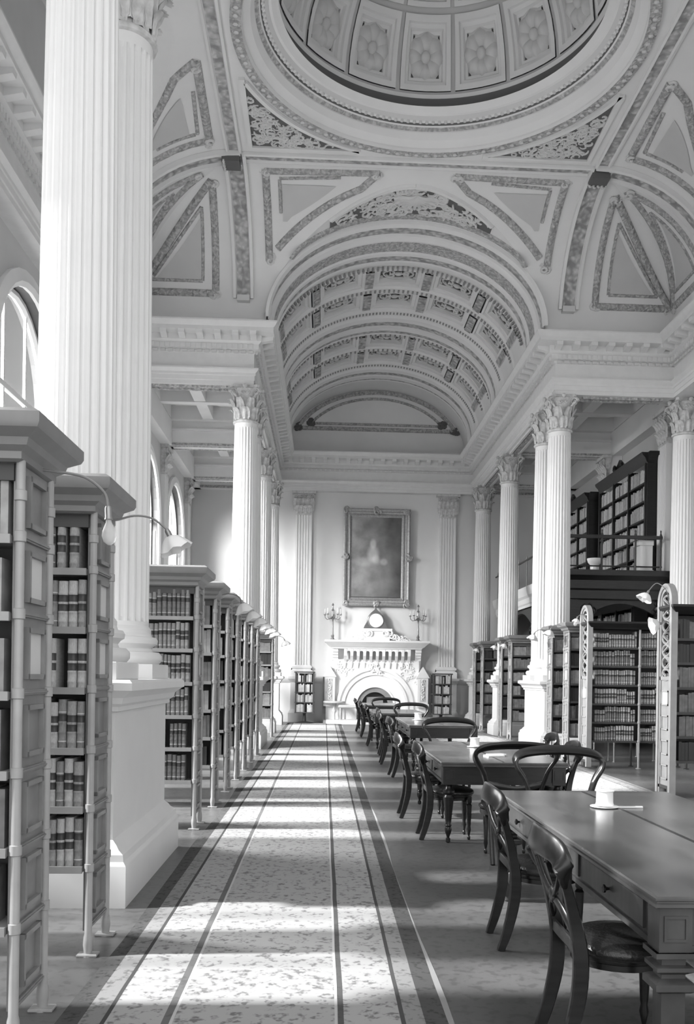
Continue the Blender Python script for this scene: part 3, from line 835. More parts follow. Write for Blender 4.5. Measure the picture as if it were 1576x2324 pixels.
def cap_mesh():
    mb = MB(); corinthian(mb, ZN, .238, ZC-ZN); return mb.mesh('capital', CAPM, 50)
SHM, BSM, CPM = shaft_mesh(), base_mesh(), cap_mesh()
col0 = thing('fluted_column', (-1.76, 6.70, 0), 'huge white fluted column nearest the camera at left, nearer of its pair on one pedestal', 'column', 'columns')
obj('shaft', SHM, None, col0); obj('base', BSM, None, col0); obj('capital', CPM, None, col0)
COLS = [((-1.76, 8.02), 'white fluted column just behind the nearest huge one, sharing its pedestal at left'),
        ((-1.72, 19.98), 'left white fluted column with leafy capital at the near corner of the far arm'),
        ((-1.72, 21.22), 'white fluted column close behind the left corner column of the far arm'),
        ((-1.72, 25.4), 'middle white fluted column of the left far colonnade'),
        ((-1.72, 29.65), 'white fluted column of the left far colonnade nearest the end wall'),
        ((5.0, 19.98), 'white fluted column at the right corner of the far arm, in front of its twin'),
        ((5.0, 21.22), 'white fluted column half hidden behind the right corner column of the far arm'),
        ((5.0, 25.4), 'middle white fluted column of the right far colonnade'),
        ((5.0, 29.65), 'white fluted column of the right far colonnade nearest the end wall'),
        ((7.74, 19.98), 'white fluted column at the right edge of the picture beside the dark gallery'),
        ((-4.3, 19.98), 'white fluted column against the left wall, behind the huge near column')]
for (x, y), lab in COLS: dup(col0, (x, y, 0), label=lab)
# pedestals
def pedestal(x, y0, y1, label, hx=.33):
    mb = MB(); path = [(x-hx, y0), (x+hx, y0), (x+hx, y1), (x-hx, y1)][::-1]
    prof = [(0.11, 0), (.11, .27), (.105, .28), (.09, .30), (.085, .345), (.05, .37), (.03, .40), (.0, .43), (0, 1.28), (.03, 1.29), (.03, 1.32), (.06, 1.34), (.07, 1.38), (.12, 1.42), (.14, 1.43), (.14, 1.48), (.12, 1.50)]
    prof = [(o, z) for o, z in prof]
    mb.sweep(path, prof, closed=True)
    n = len(prof)
    mb.add([(x-hx-.12, y0-.12, 1.5), (x+hx+.12, y0-.12, 1.5), (x+hx+.12, y1+.12, 1.5), (x-hx-.12, y1+.12, 1.5)], [(0, 1, 2, 3)])
    return tag(obj('column_pedestal', mb, COLUMN, smooth=30), label, 'pedestal', 'column pedestals')
pedestal(-1.72, 6.34, 8.36, 'large white moulded pedestal in the left foreground carrying the two nearest columns')
pedestal(-1.72, 19.62, 21.58, 'white pedestal under the pair of columns at the left corner of the far arm')
pedestal(-1.72, 25.05, 25.75, 'white pedestal under the middle column of the left far colonnade')
pedestal(-1.72, 29.3, 30.0, 'white pedestal beside the far wall under the last left column')
pedestal(5.0, 19.62, 21.58, 'white pedestal under the pair of columns at the right corner of the far arm')
pedestal(5.0, 25.05, 25.75, 'white pedestal under the middle column of the right far colonnade')
pedestal(5.0, 29.3, 30.0, 'white pedestal under the right column nearest the end wall')
pedestal(7.66, 19.62, 20.3, 'white pedestal at the right edge behind the bookstacks', hx=.19)
pedestal(-4.2, 19.62, 20.3, 'white pedestal against the left wall behind the bookstacks', hx=.19)
# pilasters
def pilaster(x, y, rz, label, fl=True, back=0):
    t = thing('fluted_pilaster', (x, y, 0), label, 'pilaster', 'pilasters', rz)
    mb = MB(); w_ = .27; d = .12; zb, zt = 1.88, ZN; path = [(-w_, 0)]
    if fl:
        k = 5; pw = .034; fw = (2*w_-.06-pw*(k+1))/k; cur = -w_
        path = [(-w_, 0), (-w_, -d), (-w_+.03, -d)]; cur = -w_+.03
        for i in range(k):
            cur += pw; path += [(cur, -d), (cur+fw*.2, -d+.035), (cur+fw*.8, -d+.035), (cur+fw, -d)]; cur += fw
        path += [(w_, -d), (w_, 0)]
    else: path = [(-w_, 0), (-w_, -d), (w_, -d), (w_, 0)]
    n = len(path); mb.add([(a, b, zb) for a, b in path]+[(a, b, zt) for a, b in path], [(i, i+1, n+i+1, n+i) for i in range(n-1)])
    if back: mb.box(-w_, w_, .001, back, ZS-1.5, ZC)
    obj('shaft', mb, PLASTER, t, smooth=20)
    mb = MB(); mb.sweep([(w_, 0), (w_, -d), (-w_, -d), (-w_, 0)][::-1][::-1], [(o*-1, z) for o, z in [(-.09, ZS), (-.09, ZS+.12), (-.09, ZS+.19), (-.03, ZS+.24), (-.07, ZS+.28), (-.07, ZS+.33), (-.01, ZS+.38)]])
    obj('base', mb, PLASTER, t)
    mb = MB()
    for k in range(5):
        q = (k/5)**2*.08; mb.box(-w_-q, w_+q, -d-q*.6, 0, ZN+.6*k/5+.02*k, ZN+.7*(k+1)/5)
    mb.T = None; mb.box(-w_-.12, w_+.12, -d-.1, 0, ZC-.08, ZC)
    for row, (zb2, hh, xs) in enumerate(((ZN+.05, .26, (-.2, -.07, .07, .2)), (ZN+.12, .42, (-.27, -.135, 0, .135, .27)))):
        for xx in xs:
            def fn(u, v):
                s_ = (u-.5)*2; wd = .085*(.6+.5*sin(PI*min(1, v*.85+.1)))*(1-.16*abs(sin(v*PI*4)))
                return (xx+s_*wd, -d-.012-.02*v-.10*max(0, v-.6)**1.5*4-.015*cos(s_*4), zb2+hh*v-.12*max(0, v-.88))
            mb.grid(fn, 5, 8)
    for s_ in (-1, 1):
        mb.tube([(s_*(w_+.0)+s_*.07*cos(q)*(1-q/10), -d-.05, ZC-.16+.07*sin(q)*(1-q/10)) for q in [i*.6 for i in range(13)]], .022, 5)
        mb.tube([(s_*.06+s_*.05*cos(q)*(1-q/10), -d-.05, ZC-.16+.05*sin(q)*(1-q/10)) for q in [i*.6 for i in range(11)]], .016, 5)
    obj('capital', mb, CAPM, t, smooth=50)
    return t
pilaster(-.73, FW, 0, 'fluted pilaster on the end wall left of the fireplace')
pilaster(4.05, FW, 0, 'fluted pilaster on the end wall right of the fireplace')
for y, nm in ((21.25, 'nearest the crossing'), (25.4, 'between the two far arched windows'), (29.65, 'next to the end wall')):
    pilaster(WL, y, PI/2, 'pilaster on the left aisle wall '+nm)
pilaster(7.66, 20.78, -PI/2, 'pale pilaster on the right wall beside the gallery bookcases, nearest the camera', back=.33)
pilaster(7.66, 25.3, -PI/2, 'pilaster on the right wall between the two upper gallery bookcases', back=.33)
for x in (-.73, 4.05):
    mb = MB(); mb.sweep([(x-.36, FW), (x-.36, FW-.16), (x+.36, FW-.16), (x+.36, FW)], [(-o, z) for o, z in [(.07, 0), (.07, .3), (.0, .42), (0, 1.3), (.08, 1.42), (.08, 1.5), (-.2, 1.5)]])
    tag(obj('pilaster_pedestal', mb, WALLM, smooth=30), 'plain moulded pedestal under the %s pilaster of the end wall' % ('left' if x < 0 else 'right'), 'pedestal')

# ============================================================ CARPETS
mb = MB()
random.seed(2)
def runner(name, x0, x1, y0, y1, bands, label, wav=.012):
    mb = MB(); n = 90
    def fn(u, v):
        y = y0+(y1-y0)*v; return (x0+(x1-x0)*u+wav*sin(y*1.3+u*2)+wav*.6*sin(y*3.1)*(u-.5), y, .012-.010*(1 if u in (0, 1) else 0))
    mb.grid(fn, 8, n); o = obj(name, mb, carpet_mat(name+'_pile', bands)); return tag(o, label, 'carpet')
FB = .39
runner('runner_carpet', -1.15, .595, 2.0, 30.2, [(-1.16, .085, .5), (-1.05, .25, .45), (-.955, .07, 0), (-.935, FB, .55), (-.69, .15, .2), (-.655, .5, 0), (-.64, FB, .55),
       (.072, .5, 0), (.085, .10, .2), (.115, FB, .55), (.37, .08, 0), (.39, .27, .45), (.48, .09, .4), (.585, .3, 0), (.60, .3, 0)],
       'long patterned runner carpet with dark borders down the left aisle')
runner('runner_carpet', 2.85, 4.6, 2.0, 30.2, [(2.84, .25, .5), (2.97, .3, .45), (3.07, .3, 0), (3.09, FB, .5), (4.35, .15, 0), (4.37, .30, .45), (4.5, .2, .4), (4.59, .3, 0), (4.61, .3, 0)],
       'patterned runner carpet beyond the tables towards the right bookstacks')
# ============================================================ BOOKSTACKS
TIERS = [.485, .81, 1.13, 1.46, 1.79, 2.11]     # shelf heights
ZTOP = 2.42
STK = {}
def stack_proto(key, L, D, sgn, lampside, body=STEEL, ends=True, post=STEELL):
    """local: aisle end at x=0, body runs towards sgn*x for L, y from 0 (front) to D"""
    t = thing('bookstack', (0, 0, 0), 'x', 'bookstack', 'iron bookstacks')
    X = lambda a: sgn*a
    def bx(mb, a, b, *r): mb.box(min(X(a), X(b)), max(X(a), X(b)), *r)
    for yy in (.025, D-.025):                   # round posts with collars and foot plates
        mb = MB(); mb.lathe([(.042, 0), (.042, .012), (.022, .016), (.028, .06), (.026, .10), (.021, .12), (.019, ZTOP)], c=(X(-.005), yy, 0), n=14)
        mb.bbox(X(-.005)-.055, X(-.005)+.055, yy-.04, yy+.04, 0, .014, .003)
        for z in TIERS+[2.28]: mb.lathe([(.019, z-.028), (.026, z-.024), (.026, z+.016), (.019, z+.02)], c=(X(-.005), yy, 0), n=12)
        obj('post', mb, post, t)
    for yy in (.03, D-.03):
        mb = MB(); mb.lathe([(.03, 0), (.03, .01), (.015, .02), (.015, ZTOP)], c=(X(L), yy, 0), n=8); obj('post', mb, post, t)
        mb = MB(); mb.lathe([(.03, 0), (.03, .01), (.015, .02), (.015, .5)], c=(X(L*.5), yy, 0), n=8); obj('post', mb, post, t)
    if ends:
        mb = MB(); mb.box(min(X(0), X(.03)), max(X(0), X(.03)), .045, D-.045, .13, ZTOP)
        zz = [.16]+TIERS+[ZTOP]
        for i in range(len(zz)-1):
            za, zb = zz[i], zz[i+1]
            mb.box(min(X(-.012), X(0)), max(X(-.012), X(0)), .045, D-.045, za-.012, za+.010)
            mb.box(min(X(-.018), X(0)), max(X(-.018), X(0)), .045, D-.045, za-.004, za+.002)
        pn = obj('end_panel', mb, body, t, smooth=20)
        for i in range(len(zz)-1):
            za, zb = zz[i], zz[i+1]; c = (za+zb)/2; mb = MB(); m_ = D/2; a, b = .12, .11
            for (y0, y1, z0, z1) in ((m_-a, m_+a, c+b-.022, c+b), (m_-a, m_+a, c-b, c-b+.022), (m_-a, m_-a+.022, c-b, c+b), (m_+a-.022, m_+a, c-b, c+b)):
                mb.box(min(X(-.022), X(0)), max(X(-.022), X(0)), y0, y1, z0, z1)
            fo = obj('label_frame', mb, body, pn)
            if i in (4, 5, 2): mb = MB(); mb.box(min(X(-.006), X(0)), max(X(-.006), X(0)), m_-a+.022, m_+a-.022, c-b+.022, c+b-.022); obj('label_card', mb, CARD if i > 3 else body, pn)
    # shelves
    for z in TIERS:
        mb = MB(); bx(mb, .03, L, .01, D-.01, z-.03, z); bx(mb, .03, L, .004, .02, z-.034, z+.004); obj('shelf', mb, STEELL if key == 'left' else SHELFM, t)
    mb = MB(); bx(mb, .03, L, D*.5-.006, D*.5+.006, .46, ZTOP); bx(mb, L-.02, L, .03, D-.03, .46, ZTOP); bx(mb, .025, L, .03, D-.03, 2.34, ZTOP)
    obj('inner_panel', mb, INNER, t)
    mb = MB()
    path = [(X(0), 0), (X(L), 0), (X(L), D), (X(0), D)]
    prof = [(0.0, ZTOP-.01), (.02, ZTOP), (.02, ZTOP+.03), (.05, ZTOP+.05), (.06, ZTOP+.08), (.11, ZTOP+.11), (.12, ZTOP+.13), (.12, ZTOP+.17), (.09, ZTOP+.19), (0, ZTOP+.195)]
    if sgn > 0: mb.sweep(path, [(-o, z) for o, z in prof], closed=True)
    else: mb.sweep(path, prof, closed=True)
    bx(mb, 0, L, 0, D, ZTOP+.19, ZTOP+.196); bx(mb, 0, L, 0, D, ZTOP-.01, ZTOP)
    obj('cornice', mb, CORNM, t, smooth=30)
    return t
XL = -1.27
sp = stack_proto('left', 1.9, .46, -1, 1)
LST = [(5.17, 'pale painted metal bookstack of tall bound volumes, second from the camera at left'),
       (9.36, 'bookstack directly behind the big left pedestal, its shelves facing the camera'),
       (10.92, 'second bookstack beyond the big left pedestal, first with only its edge showing'),
       (12.35, 'third bookstack beyond the big left pedestal in the left row'),
       (13.75, 'fourth bookstack beyond the big left pedestal in the left row'),
       (15.1, 'fifth bookstack beyond the big left pedestal in the left row'),
       (16.5, 'sixth bookstack beyond the big left pedestal in the left row'),
       (17.9, 'bookstack in the left row just before the far corner columns'),
       (23.1, 'farthest bookstack of the left row, beyond the far corner columns')]
sp.location = (XL, 3.93, 0); tag(sp, 'pale metal bookstack cut by the left edge of the picture, nearest the camera', 'bookstack', 'iron bookstacks')
for y, lab in LST: dup(sp, (XL, y, 0), label=lab)
# books ------------------------------------------------------------
def book_mesh(i, labels=True):
    """unit book: width 1 (x), depth .17 (y from 0 back), height 1, spine towards -y"""
    mb = MB(); n = 6
    pts = [(-.5+.5*(1-cos(PI*k/n)), -.018*sin(PI*k/n)) for k in range(n+1)]
    sec = pts+[(.5, .16), (-.5, .16)]; L = len(sec)
    zs_ = [(0, 0), (.10, 0), (.13, 1), (.15, 0), (.30, 0), (.33, 1), (.35, 0), (.50, 0), (.53, 1), (.55, 0), (.70, 0), (.73, 1), (.75, 0), (.92, 0), (1, 0)]
    rings = []
    for z, b in zs_: rings += [(x, y-(.006 if b and k <= n else 0), z) for k, (x, y) in enumerate(sec)]
    mb.v = rings
    for j in range(len(zs_)-1):
        mid = (zs_[j][0]+zs_[j+1][0])/2
        for k in range(L):
            k2 = (k+1) % L; mb.f.append((j*L+k, j*L+k2, (j+1)*L+k2, (j+1)*L+k))
            lab = labels and k < n and ((.56 < mid < .69) or (.36 < mid < .49 and i in (0, 4)))
            gl = k < n and (abs(mid-.14) < .02 or abs(mid-.74) < .02) and i in (1, 2, 3)
            mb.mi.append(1 if lab and i != 2 else 2 if gl else 0)
    mb.f.append(tuple((len(zs_)-1)*L+k for k in range(L))); mb.mi.append(0)
    return mb.mesh('book', [BOOKM[i], BOOKL, BOOKG], 50)
BK = [book_mesh(i) for i in range(5)]
random.seed(11)
STUFF = MB()
nbook = [0]
def place(x, y, z, w_, h, kind, label, group, lean=0, sub='i', dark=None):
    if sub == 'i':
        o = bpy.data.objects.new('book', BK[kind]); COL.objects.link(o)
        o.location = (x, y, z+.001); o.scale = (w_, 1, h)
        if lean: o.rotation_euler = (0, lean, 0)
        tag(o, label, 'book', group); nbook[0] += 1
    else:
        STUFF.m = kind
        STUFF.box(x-w_/2, x+w_/2, y, y+.15, z, z+h)
def fill(xa, xb, y, z, hmax, wr, hr, kinds, label, group, sub='i', gaps=.05, keep=None):
    """row of books from xa to xb (spines on the plane y), shelf top z"""
    x = xa; run = random.choice(kinds); rl = random.randint(3, 8); h = random.uniform(*hr); base_w = random.uniform(*wr)
    while x < xb-.02:
        if rl <= 0:
            run = random.choice(kinds); rl = random.randint(3, 8); h = random.uniform(*hr); base_w = random.uniform(*wr)
            if random.random() < gaps: x += random.uniform(.03, .09)
        w_ = base_w*random.uniform(.85, 1.15)
        if x+w_ > xb: break
        if keep is None or keep(x): place(x+w_/2, y+random.uniform(0, .012), z, w_*.96, min(hmax, h*random.uniform(.97, 1.03)), run, label, group, 0, sub)
        x += w_+.001; rl -= 1
ORD = ['lowest', 'second', 'third', 'fourth', 'fifth', 'top']
# stack beside the big pedestal: shelves seen at left
for k, z in enumerate(TIERS):
    lab = 'bound volume on the %s shelf of the pale left bookstack beside the big pedestal' % ORD[k]; grp = 'bound volumes on the pale left bookstack'
    y = 5.17+.05
    if k == 5:
        place(-1.375, y, z, .052, .26, 0, 'tall pale volume nearest the post on the top shelf of the pale left bookstack', grp)
        place(-1.445, y, z, .046, .262, 0, 'tall volume second from the post on the top shelf of the pale left bookstack', grp)
        place(-1.497, y, z, .04, .25, 1, lab, grp, 0)
    elif k == 3:
        for xx, ww in ((-1.325, .05), (-1.378, .05), (-1.49, .05)): place(xx, y, z, ww, .27, 4, lab, grp)
    else:
        x = -1.305
        while x > -1.55:
            ww = random.uniform(.040, .056); x -= ww+.002; place(x+ww/2, y, z, ww, random.uniform(.245, .27), random.choice((0, 4, 4, 3)), lab, grp)
    fill(-3.1, -1.6, y, z, .27, (.03, .05), (.2, .27), (0, 1, 3), '', '', 's')
# stack behind the pedestal
for z in TIERS: fill(-3.1, -1.31, 3.93+.04, z, .28, (.036, .05), (.22, .275), (0, 1, 3), '', '', 's', .1)
for k, z in enumerate(TIERS):
    lab = 'old book on the %s shelf of the bookstack behind the big left pedestal' % ORD[k]; grp = 'books on the stack behind the pedestal'
    kinds = (0, 3, 1) if k > 2 else (1, 2, 3) if k == 2 else (3, 1) if k == 1 else (2, 1)
    fill(-1.79, -1.32, 9.36+.04, z, .28, (.034, .048), (.24, .275), kinds, lab, grp, 'i', .1)
    fill(-3.1, -1.80, 9.36+.04, z, .28, (.034, .05), (.22, .275), kinds, '', '', 's')
for y0 in (10.92, 12.35, 13.75, 15.1, 16.5, 17.9, 23.1):
    for k, z in enumerate(TIERS):
        fill(-3.1, -1.30, y0+.04, z, .28, (.03, .05), (.21, .27), (0, 1, 2, 3), '', '', 's', .15)
# ------------------------------------------------ right hand stacks
pr = stack_proto('right', 1.75, .40, 1, 1, body=PALEM, post=PALEM)
RST = [(4.58, 18.6, 'pale ended bookstack just in front of the right corner pedestal, behind its neighbour'),
       (4.66, 23.05, 'pale ended bookstack between the right corner pedestal and the middle column, nearer of two'),
       (4.66, 24.3, 'bookstack of the right far colonnade just before its middle column'),
       (4.66, 27.2, 'bookstack of the right far colonnade just beyond its middle column'),
       (4.66, 28.6, 'farthest bookstack of the right colonnade near the end wall')]
pr.location = (4.58, 17.3, 0); tag(pr, 'pale ended bookstack left of the farther arched iron upright, second row from it', 'bookstack', 'iron bookstacks')
pr['label'] = 'pale ended bookstack immediately left of and behind the farther arched iron upright'
for x, y, lab in RST: dup(pr, (x, y, 0), label=lab)
for x, y in [(4.58, 17.3)]+[(r[0], r[1]) for r in RST]:
    for z in TIERS: fill(x+.04, x+1.7, y+.04, z, .28, (.03, .045), (.20, .26), (1, 1, 2, 3), '', '', 's', .1)
# open stacks right of the aisle, slim posts, dark shelves
def open_stack(x0, x1, y, label, posts, dark=IRON):
    t = thing('bookstack', (x0, y, 0), label, 'bookstack', 'open bookstacks'); L = x1-x0; D = .4
    for px, mt in posts:
        for yy in (0, D):
            mb = MB(); mb.lathe([(.05, 0), (.05, .01), (.02, .02), (.02, ZTOP+.02)], c=(px-x0, yy, 0), n=12)
            for z in TIERS: mb.lathe([(.02, z-.03), (.028, z-.02), (.028, z+.01), (.02, z+.02)], c=(px-x0, yy, 0), n=10)
            obj('post', mb, mt if yy == 0 else dark, t)
    for z in TIERS: mb = MB(); mb.box(0, L, .01, D-.01, z-.035, z); obj('shelf', mb, SHELFM, t)
    mb = MB(); mb.box(0, L, D/2, D/2+.01, .45, ZTOP); obj('inner_panel', mb, INNER, t)
    mb = MB(); mb.sweep([(0, -.02), (L, -.02), (L, D+.02), (0, D+.02)], [(-o, z) for o, z in [(0, ZTOP), (.04, ZTOP+.03), (.08, ZTOP+.07), (.10, ZTOP+.10), (.10, ZTOP+.13), (0, ZTOP+.14)]], closed=True)
    mb.box(0, L, 0, D, ZTOP+.13, ZTOP+.14); obj('cornice', mb, WOOD, t, smooth=30)
    return t
R1 = open_stack(4.66, 7.0, 16.1, 'wide open bookstack behind the farther arched upright, with a slim pale post in its middle', [(5.5, STEELL), (6.35, IRON), (6.98, IRON)])
R0 = open_stack(4.66, 6.9, 12.2, 'open bookstack behind the large arched upright at the right edge', [(5.6, STEELL), (6.88, IRON)])
for (xa, xb, nm, grp) in ((4.72, 5.46, 'left of the slim pale post', 'books left of the pale post'), (5.54, 6.04, 'right of the slim pale post', 'books right of the pale post')):
    for k, z in enumerate(TIERS):
        fill(xa, xb, 16.13, z, .28, (.037, .048), (.20, .27), (3, 1, 3, 0), 'book on the %s shelf of the wide right bookstack, %s' % (ORD[k], nm), grp, 'i', .05)
for z in TIERS:
    fill(6.06, 6.95, 16.13, z, .28, (.03, .05), (.2, .27), (3, 1, 2), '', '', 's', .05)
    fill(4.72, 6.85, 12.23, z, .28, (.03, .05), (.2, .27), (3, 1, 2), '', '', 's', .05)
# arched iron uprights
def arched_upright(x, y, ht, w_, label):
    t = thing('arched_upright', (x, y, 0), label, 'stack upright', 'arched iron uprights')
    h = w_/2
    mb = MB()
    def arch(r): return [(0, -r, .03)]+[(0, -r, ht-h)]+[(0, -r*cos(PI*k/12), ht-h+r*sin(PI*k/12)) for k in range(1, 12)]+[(0, r, ht-h), (0, r, .03)]
    p = arch(h); mb.strip(p, [(-1, 0, 0)]*len(p), [(-.03, -.05), (-.03, .035), (.0, .05), (.03, .035), (.03, -.05)])
    p = arch(h-.055); mb.strip(p, [(-1, 0, 0)]*len(p), [(-.02, -.03), (-.02, .02), (.02, .02), (.02, -.03)])
    obj('frame', mb, PALEM, t)
    mb = MB(); z = 1.62
    while z < ht-.12:
        q = [(0, (h-.09)*cos(a), z+.075*sin(a)) for a in [2*PI*k/14 for k in range(15)]]
        mb.tube(q, .016, 6, caps=False); z += .165
    mb.tube([(0, (h-.12)*sin(k*.9), 1.6+(ht-.15-1.6)*k/30) for k in range(31)], .016, 5)
    obj('tracery', mb, PALEM, t)
    mb = MB(); mb.box(-.005, .02, -h+.02, h-.02, .12, 1.58); mb.box(-.02, .02, -h+.02, h-.02, 1.55, 1.6); pn = obj('end_panel', mb, PALEM, t, smooth=0)
    for k in range(4):
        c = .32+.33*k; mb = MB(); a, b = h*.55, .10
        for (y0, y1, z0, z1) in ((-a, a, c+b-.02, c+b), (-a, a, c-b, c-b+.02), (-a, -a+.02, c-b, c+b), (a-.02, a, c-b, c+b)): mb.box(-.022, 0, y0, y1, z0, z1)
        obj('label_frame', mb, STEELL, pn)
        if k == 3: mb = MB(); mb.box(-.012, 0, -a+.02, a-.02, c-b+.02, c+b-.02); obj('label_card', mb, CARD, pn)
    mb = MB(); mb.lathe([(.05, 0), (.05, .012), (.02, .02), (.02, .14)], c=(0, 0, 0), n=10); mb.box(-.02, .02, -h+.03, h-.03, .1, .14); obj('foot', mb, IRON, t)
    return t
arched_upright(4.60, 16.3, 2.82, .46, 'arched iron upright with oval tracery left of the open right bookstacks')
arched_upright(4.60, 12.4, 2.82, .46, 'large arched iron upright with oval tracery at the right edge')

# ============================================================ GALLERY ON THE RIGHT
mb = MB()
mb.box(5.75, WR, 20.35, FW, 3.78, 3.92)
mb.m = 1
mb.sweep([(5.75, 21.75), (5.75, FW-.1)][::-1], [(-.02, 3.55), (-.03, 3.55), (-.03, 3.62), (-.06, 3.66), (-.06, 3.80), (-.12, 3.86), (-.15, 3.95), (-.17, 4.05), (-.17, 4.10), (0, 4.10)])
mb.m = 0
g = thing('gallery', (0, 0, 0), 'book gallery of dark wood on the right, running behind the colonnade', 'gallery')
obj('gallery_floor', mb, [WOODM, PLASTER], g, smooth=25)
mb = MB()                                      # dark fascia facing the hall end
mb.sweep([(WR, 20.35), (5.2, 20.35)], [(0, 3.3), (.02, 3.32), (.02, 3.5), (.05, 3.54), (.05, 3.72), (.09, 3.76), (.16, 3.82), (.17, 3.88), (.17, 3.94), (0, 3.94)])
mb.box(5.25, 5.6, 20.37, 20.5, 0.0, 3.3); 
for k in range(24):
    pass
obj('fascia', mb, WOOD, g, smooth=25)
mb = MB()                                      # carved spandrels with a wide flat arch
arc = [(5.6+1.9*k/16, 2.85+.38*sin(PI*k/16)) for k in range(17)]
for i in range(16):
    (xa, za), (xb, zb) = arc[i], arc[i+1]
    mb.add([(xa, 20.42, za), (xb, 20.42, zb), (xb, 20.42, 3.32), (xa, 20.42, 3.32), (xa, 20.5, za), (xb, 20.5, zb), (xb, 20.5, 3.32), (xa, 20.5, 3.32)], [(0, 1, 2, 3), (4, 7, 6, 5), (0, 4, 5, 1)])
for k in range(14): mb.scroll((5.65+random.choice((0, 1.6))+random.uniform(0, .25), 20.41, random.uniform(2.95, 3.25)), (1, 0, 0), (0, 0, 1), (0, -1, 0), .09, 1, .2, 1, 8, random.uniform(0, 6))
obj('carved_spandrel', mb, WOOD, g, smooth=40)
def dark_arcade(y0, y1):
    mb = MB(); n = 12
    arc = [(y0+.25+(y1-y0-.5)*k/n, 2.95+.5*sin(PI*k/n)) for k in range(n+1)]
    mb.box(5.78, 5.88, y0, y0+.25, 0, 3.6); mb.box(5.78, 5.88, y1-.25, y1, 0, 3.6)
    for i in range(n):
        (ya, za), (yb, zb) = arc[i], arc[i+1]
        mb.add([(5.78, ya, za), (5.78, yb, zb), (5.78, yb, 3.6), (5.78, ya, 3.6), (5.88, ya, za), (5.88, yb, zb)], [(0, 1, 2, 3), (0, 4, 5, 1)])
    for s_, yy in ((1, y0+.28), (-1, y1-.28)):
        for k in range(5): mb.scroll((5.76, yy+s_*.06*k, 3.25-.10*k), (0, 1, 0), (0, 0, 1), (-1, 0, 0), .09, 1, .22, s_, 8, k)
    obj('arch_screen', mb, WOOD, g, smooth=40)
dark_arcade(21.75, 25.35); dark_arcade(25.45, 29.6); dark_arcade(29.7, FW-.1)
# railing
r_ = thing('gallery_railing', (0, 0, 0), 'thin iron railing along the front of the upper gallery', 'railing')
mb = MB(); mb.tube([(5.3, 20.45, 4.70), (7.45, 20.45, 4.70)], .042, 8); mb.tube([(5.3, 20.45, 4.05), (7.45, 20.45, 4.05)], .018, 6); obj('handrail', mb, IRON, r_)
mb = MB(); mb.tube([(5.68, 21.9, 4.88), (5.68, FW-.15, 4.88)], .028, 8); obj('handrail', mb, IRON, r_)
for x in (5.35, 6.1, 6.85, 7.42):
    mb = MB(); mb.lathe([(.035, 3.93), (.024, 3.98), (.024, 4.68), (.032, 4.70), (.03, 4.75), (.012, 4.80), (.02, 4.84), (.002, 4.87)], c=(x, 20.45, 0), n=10); obj('post', mb, IRON, r_)
for y in (21.95, 23.0, 24.1, 25.1, 26.2, 27.3, 28.4, 29.4, 30.6):
    mb = MB(); mb.lathe([(.03, 4.10), (.016, 4.14), (.016, 4.86), (.03, 4.90), (.002, 5.02)], c=(5.68, y, 0), n=10); obj('post', mb, STEELL, r_)
# upper gallery bookcases against the right wall
def gallery_case(y0, y1, z0, z1, label, nb, tiers=6, x=7.32):
    t = thing('gallery_bookcase', (x, y0, 0), label, 'bookcase'); D = .32
    mb = MB()
    for k in range(nb+1):
        y = (y1-y0)*k/nb; mb.box(-.02, D, y-.035, y+.035, z0, z1)
    mb.box(D-.02, D, 0, y1-y0, z0, z1); mb.box(0, D, -.12, -.035, z0, z1); obj('case_frame', mb, WOOD, t, smooth=0)
    for j in range(tiers):
        z = z0+.08+(z1-z0-.1)*j/tiers
        mb = MB(); mb.box(0, D-.02, 0, y1-y0, z-.04, z); obj('shelf', mb, WOOD, t, smooth=0)
        for k in range(nb):
            ya = (y1-y0)*k/nb+.05; yb = (y1-y0)*(k+1)/nb-.05; y = ya
            while y < yb-.03:
                w_ = random.uniform(.035, .06); h = min((z1-z0)/tiers-.10, random.uniform(.27, .36))
                if random.random() < .06: y += .08
                STUFF.m = random.choice((0, 4, 3, 4, 4, 0)); STUFF.box(x+.03, x+.24, y0+y, y0+y+w_*.95, z, z+h); y += w_
    mb = MB(); mb.sweep([(0, -.12), (0, y1-y0)], [(0, z1-.05), (.03, z1), (.06, z1+.08), (.12, z1+.14), (.14, z1+.2), (-.2, z1+.2)])
    mb.sweep([(D, -.12), (0, -.12)], [(0, z1-.05), (.03, z1), (.06, z1+.08), (.12, z1+.14), (.14, z1+.2), (0, z1+.2)])
    obj('case_cornice', mb, WOOD, t)
    mb = MB(); c = (y1-y0)*.55
    mb.add([(0, c-.45, z1+.2), (0, c+.45, z1+.2), (0, c+.2, z1+.38), (0, c, z1+.5), (0, c-.2, z1+.38)]+[(.06, c-.45, z1+.2), (.06, c+.45, z1+.2), (.06, c+.2, z1+.38), (.06, c, z1+.5), (.06, c-.2, z1+.38)],
           [(0, 1, 2, 3, 4), (9, 8, 7, 6, 5), (0, 5, 6, 1), (1, 6, 7, 2), (2, 7, 8, 3), (3, 8, 9, 4), (4, 9, 5, 0)])
    for s_ in (-1, 1): mb.scroll((-.02, c+s_*.28, z1+.3), (0, 1, 0), (0, 0, 1), (-1, 0, 0), .12, 1.1, .2, s_, 9)
    obj('carved_crest', mb, WOOD, t)
gallery_case(21.2, 24.8, 3.92, 6.55, 'large dark wood bookcase on the upper gallery with three bays of books', 3)
gallery_case(25.95, 29.0, 3.92, 6.55, 'second dark wood bookcase on the upper gallery, deeper in beside the columns', 3)
gallery_case(22.0, 29.3, .15, 3.3, 'dark bookcase under the gallery seen through the flat arch', 6, 7)
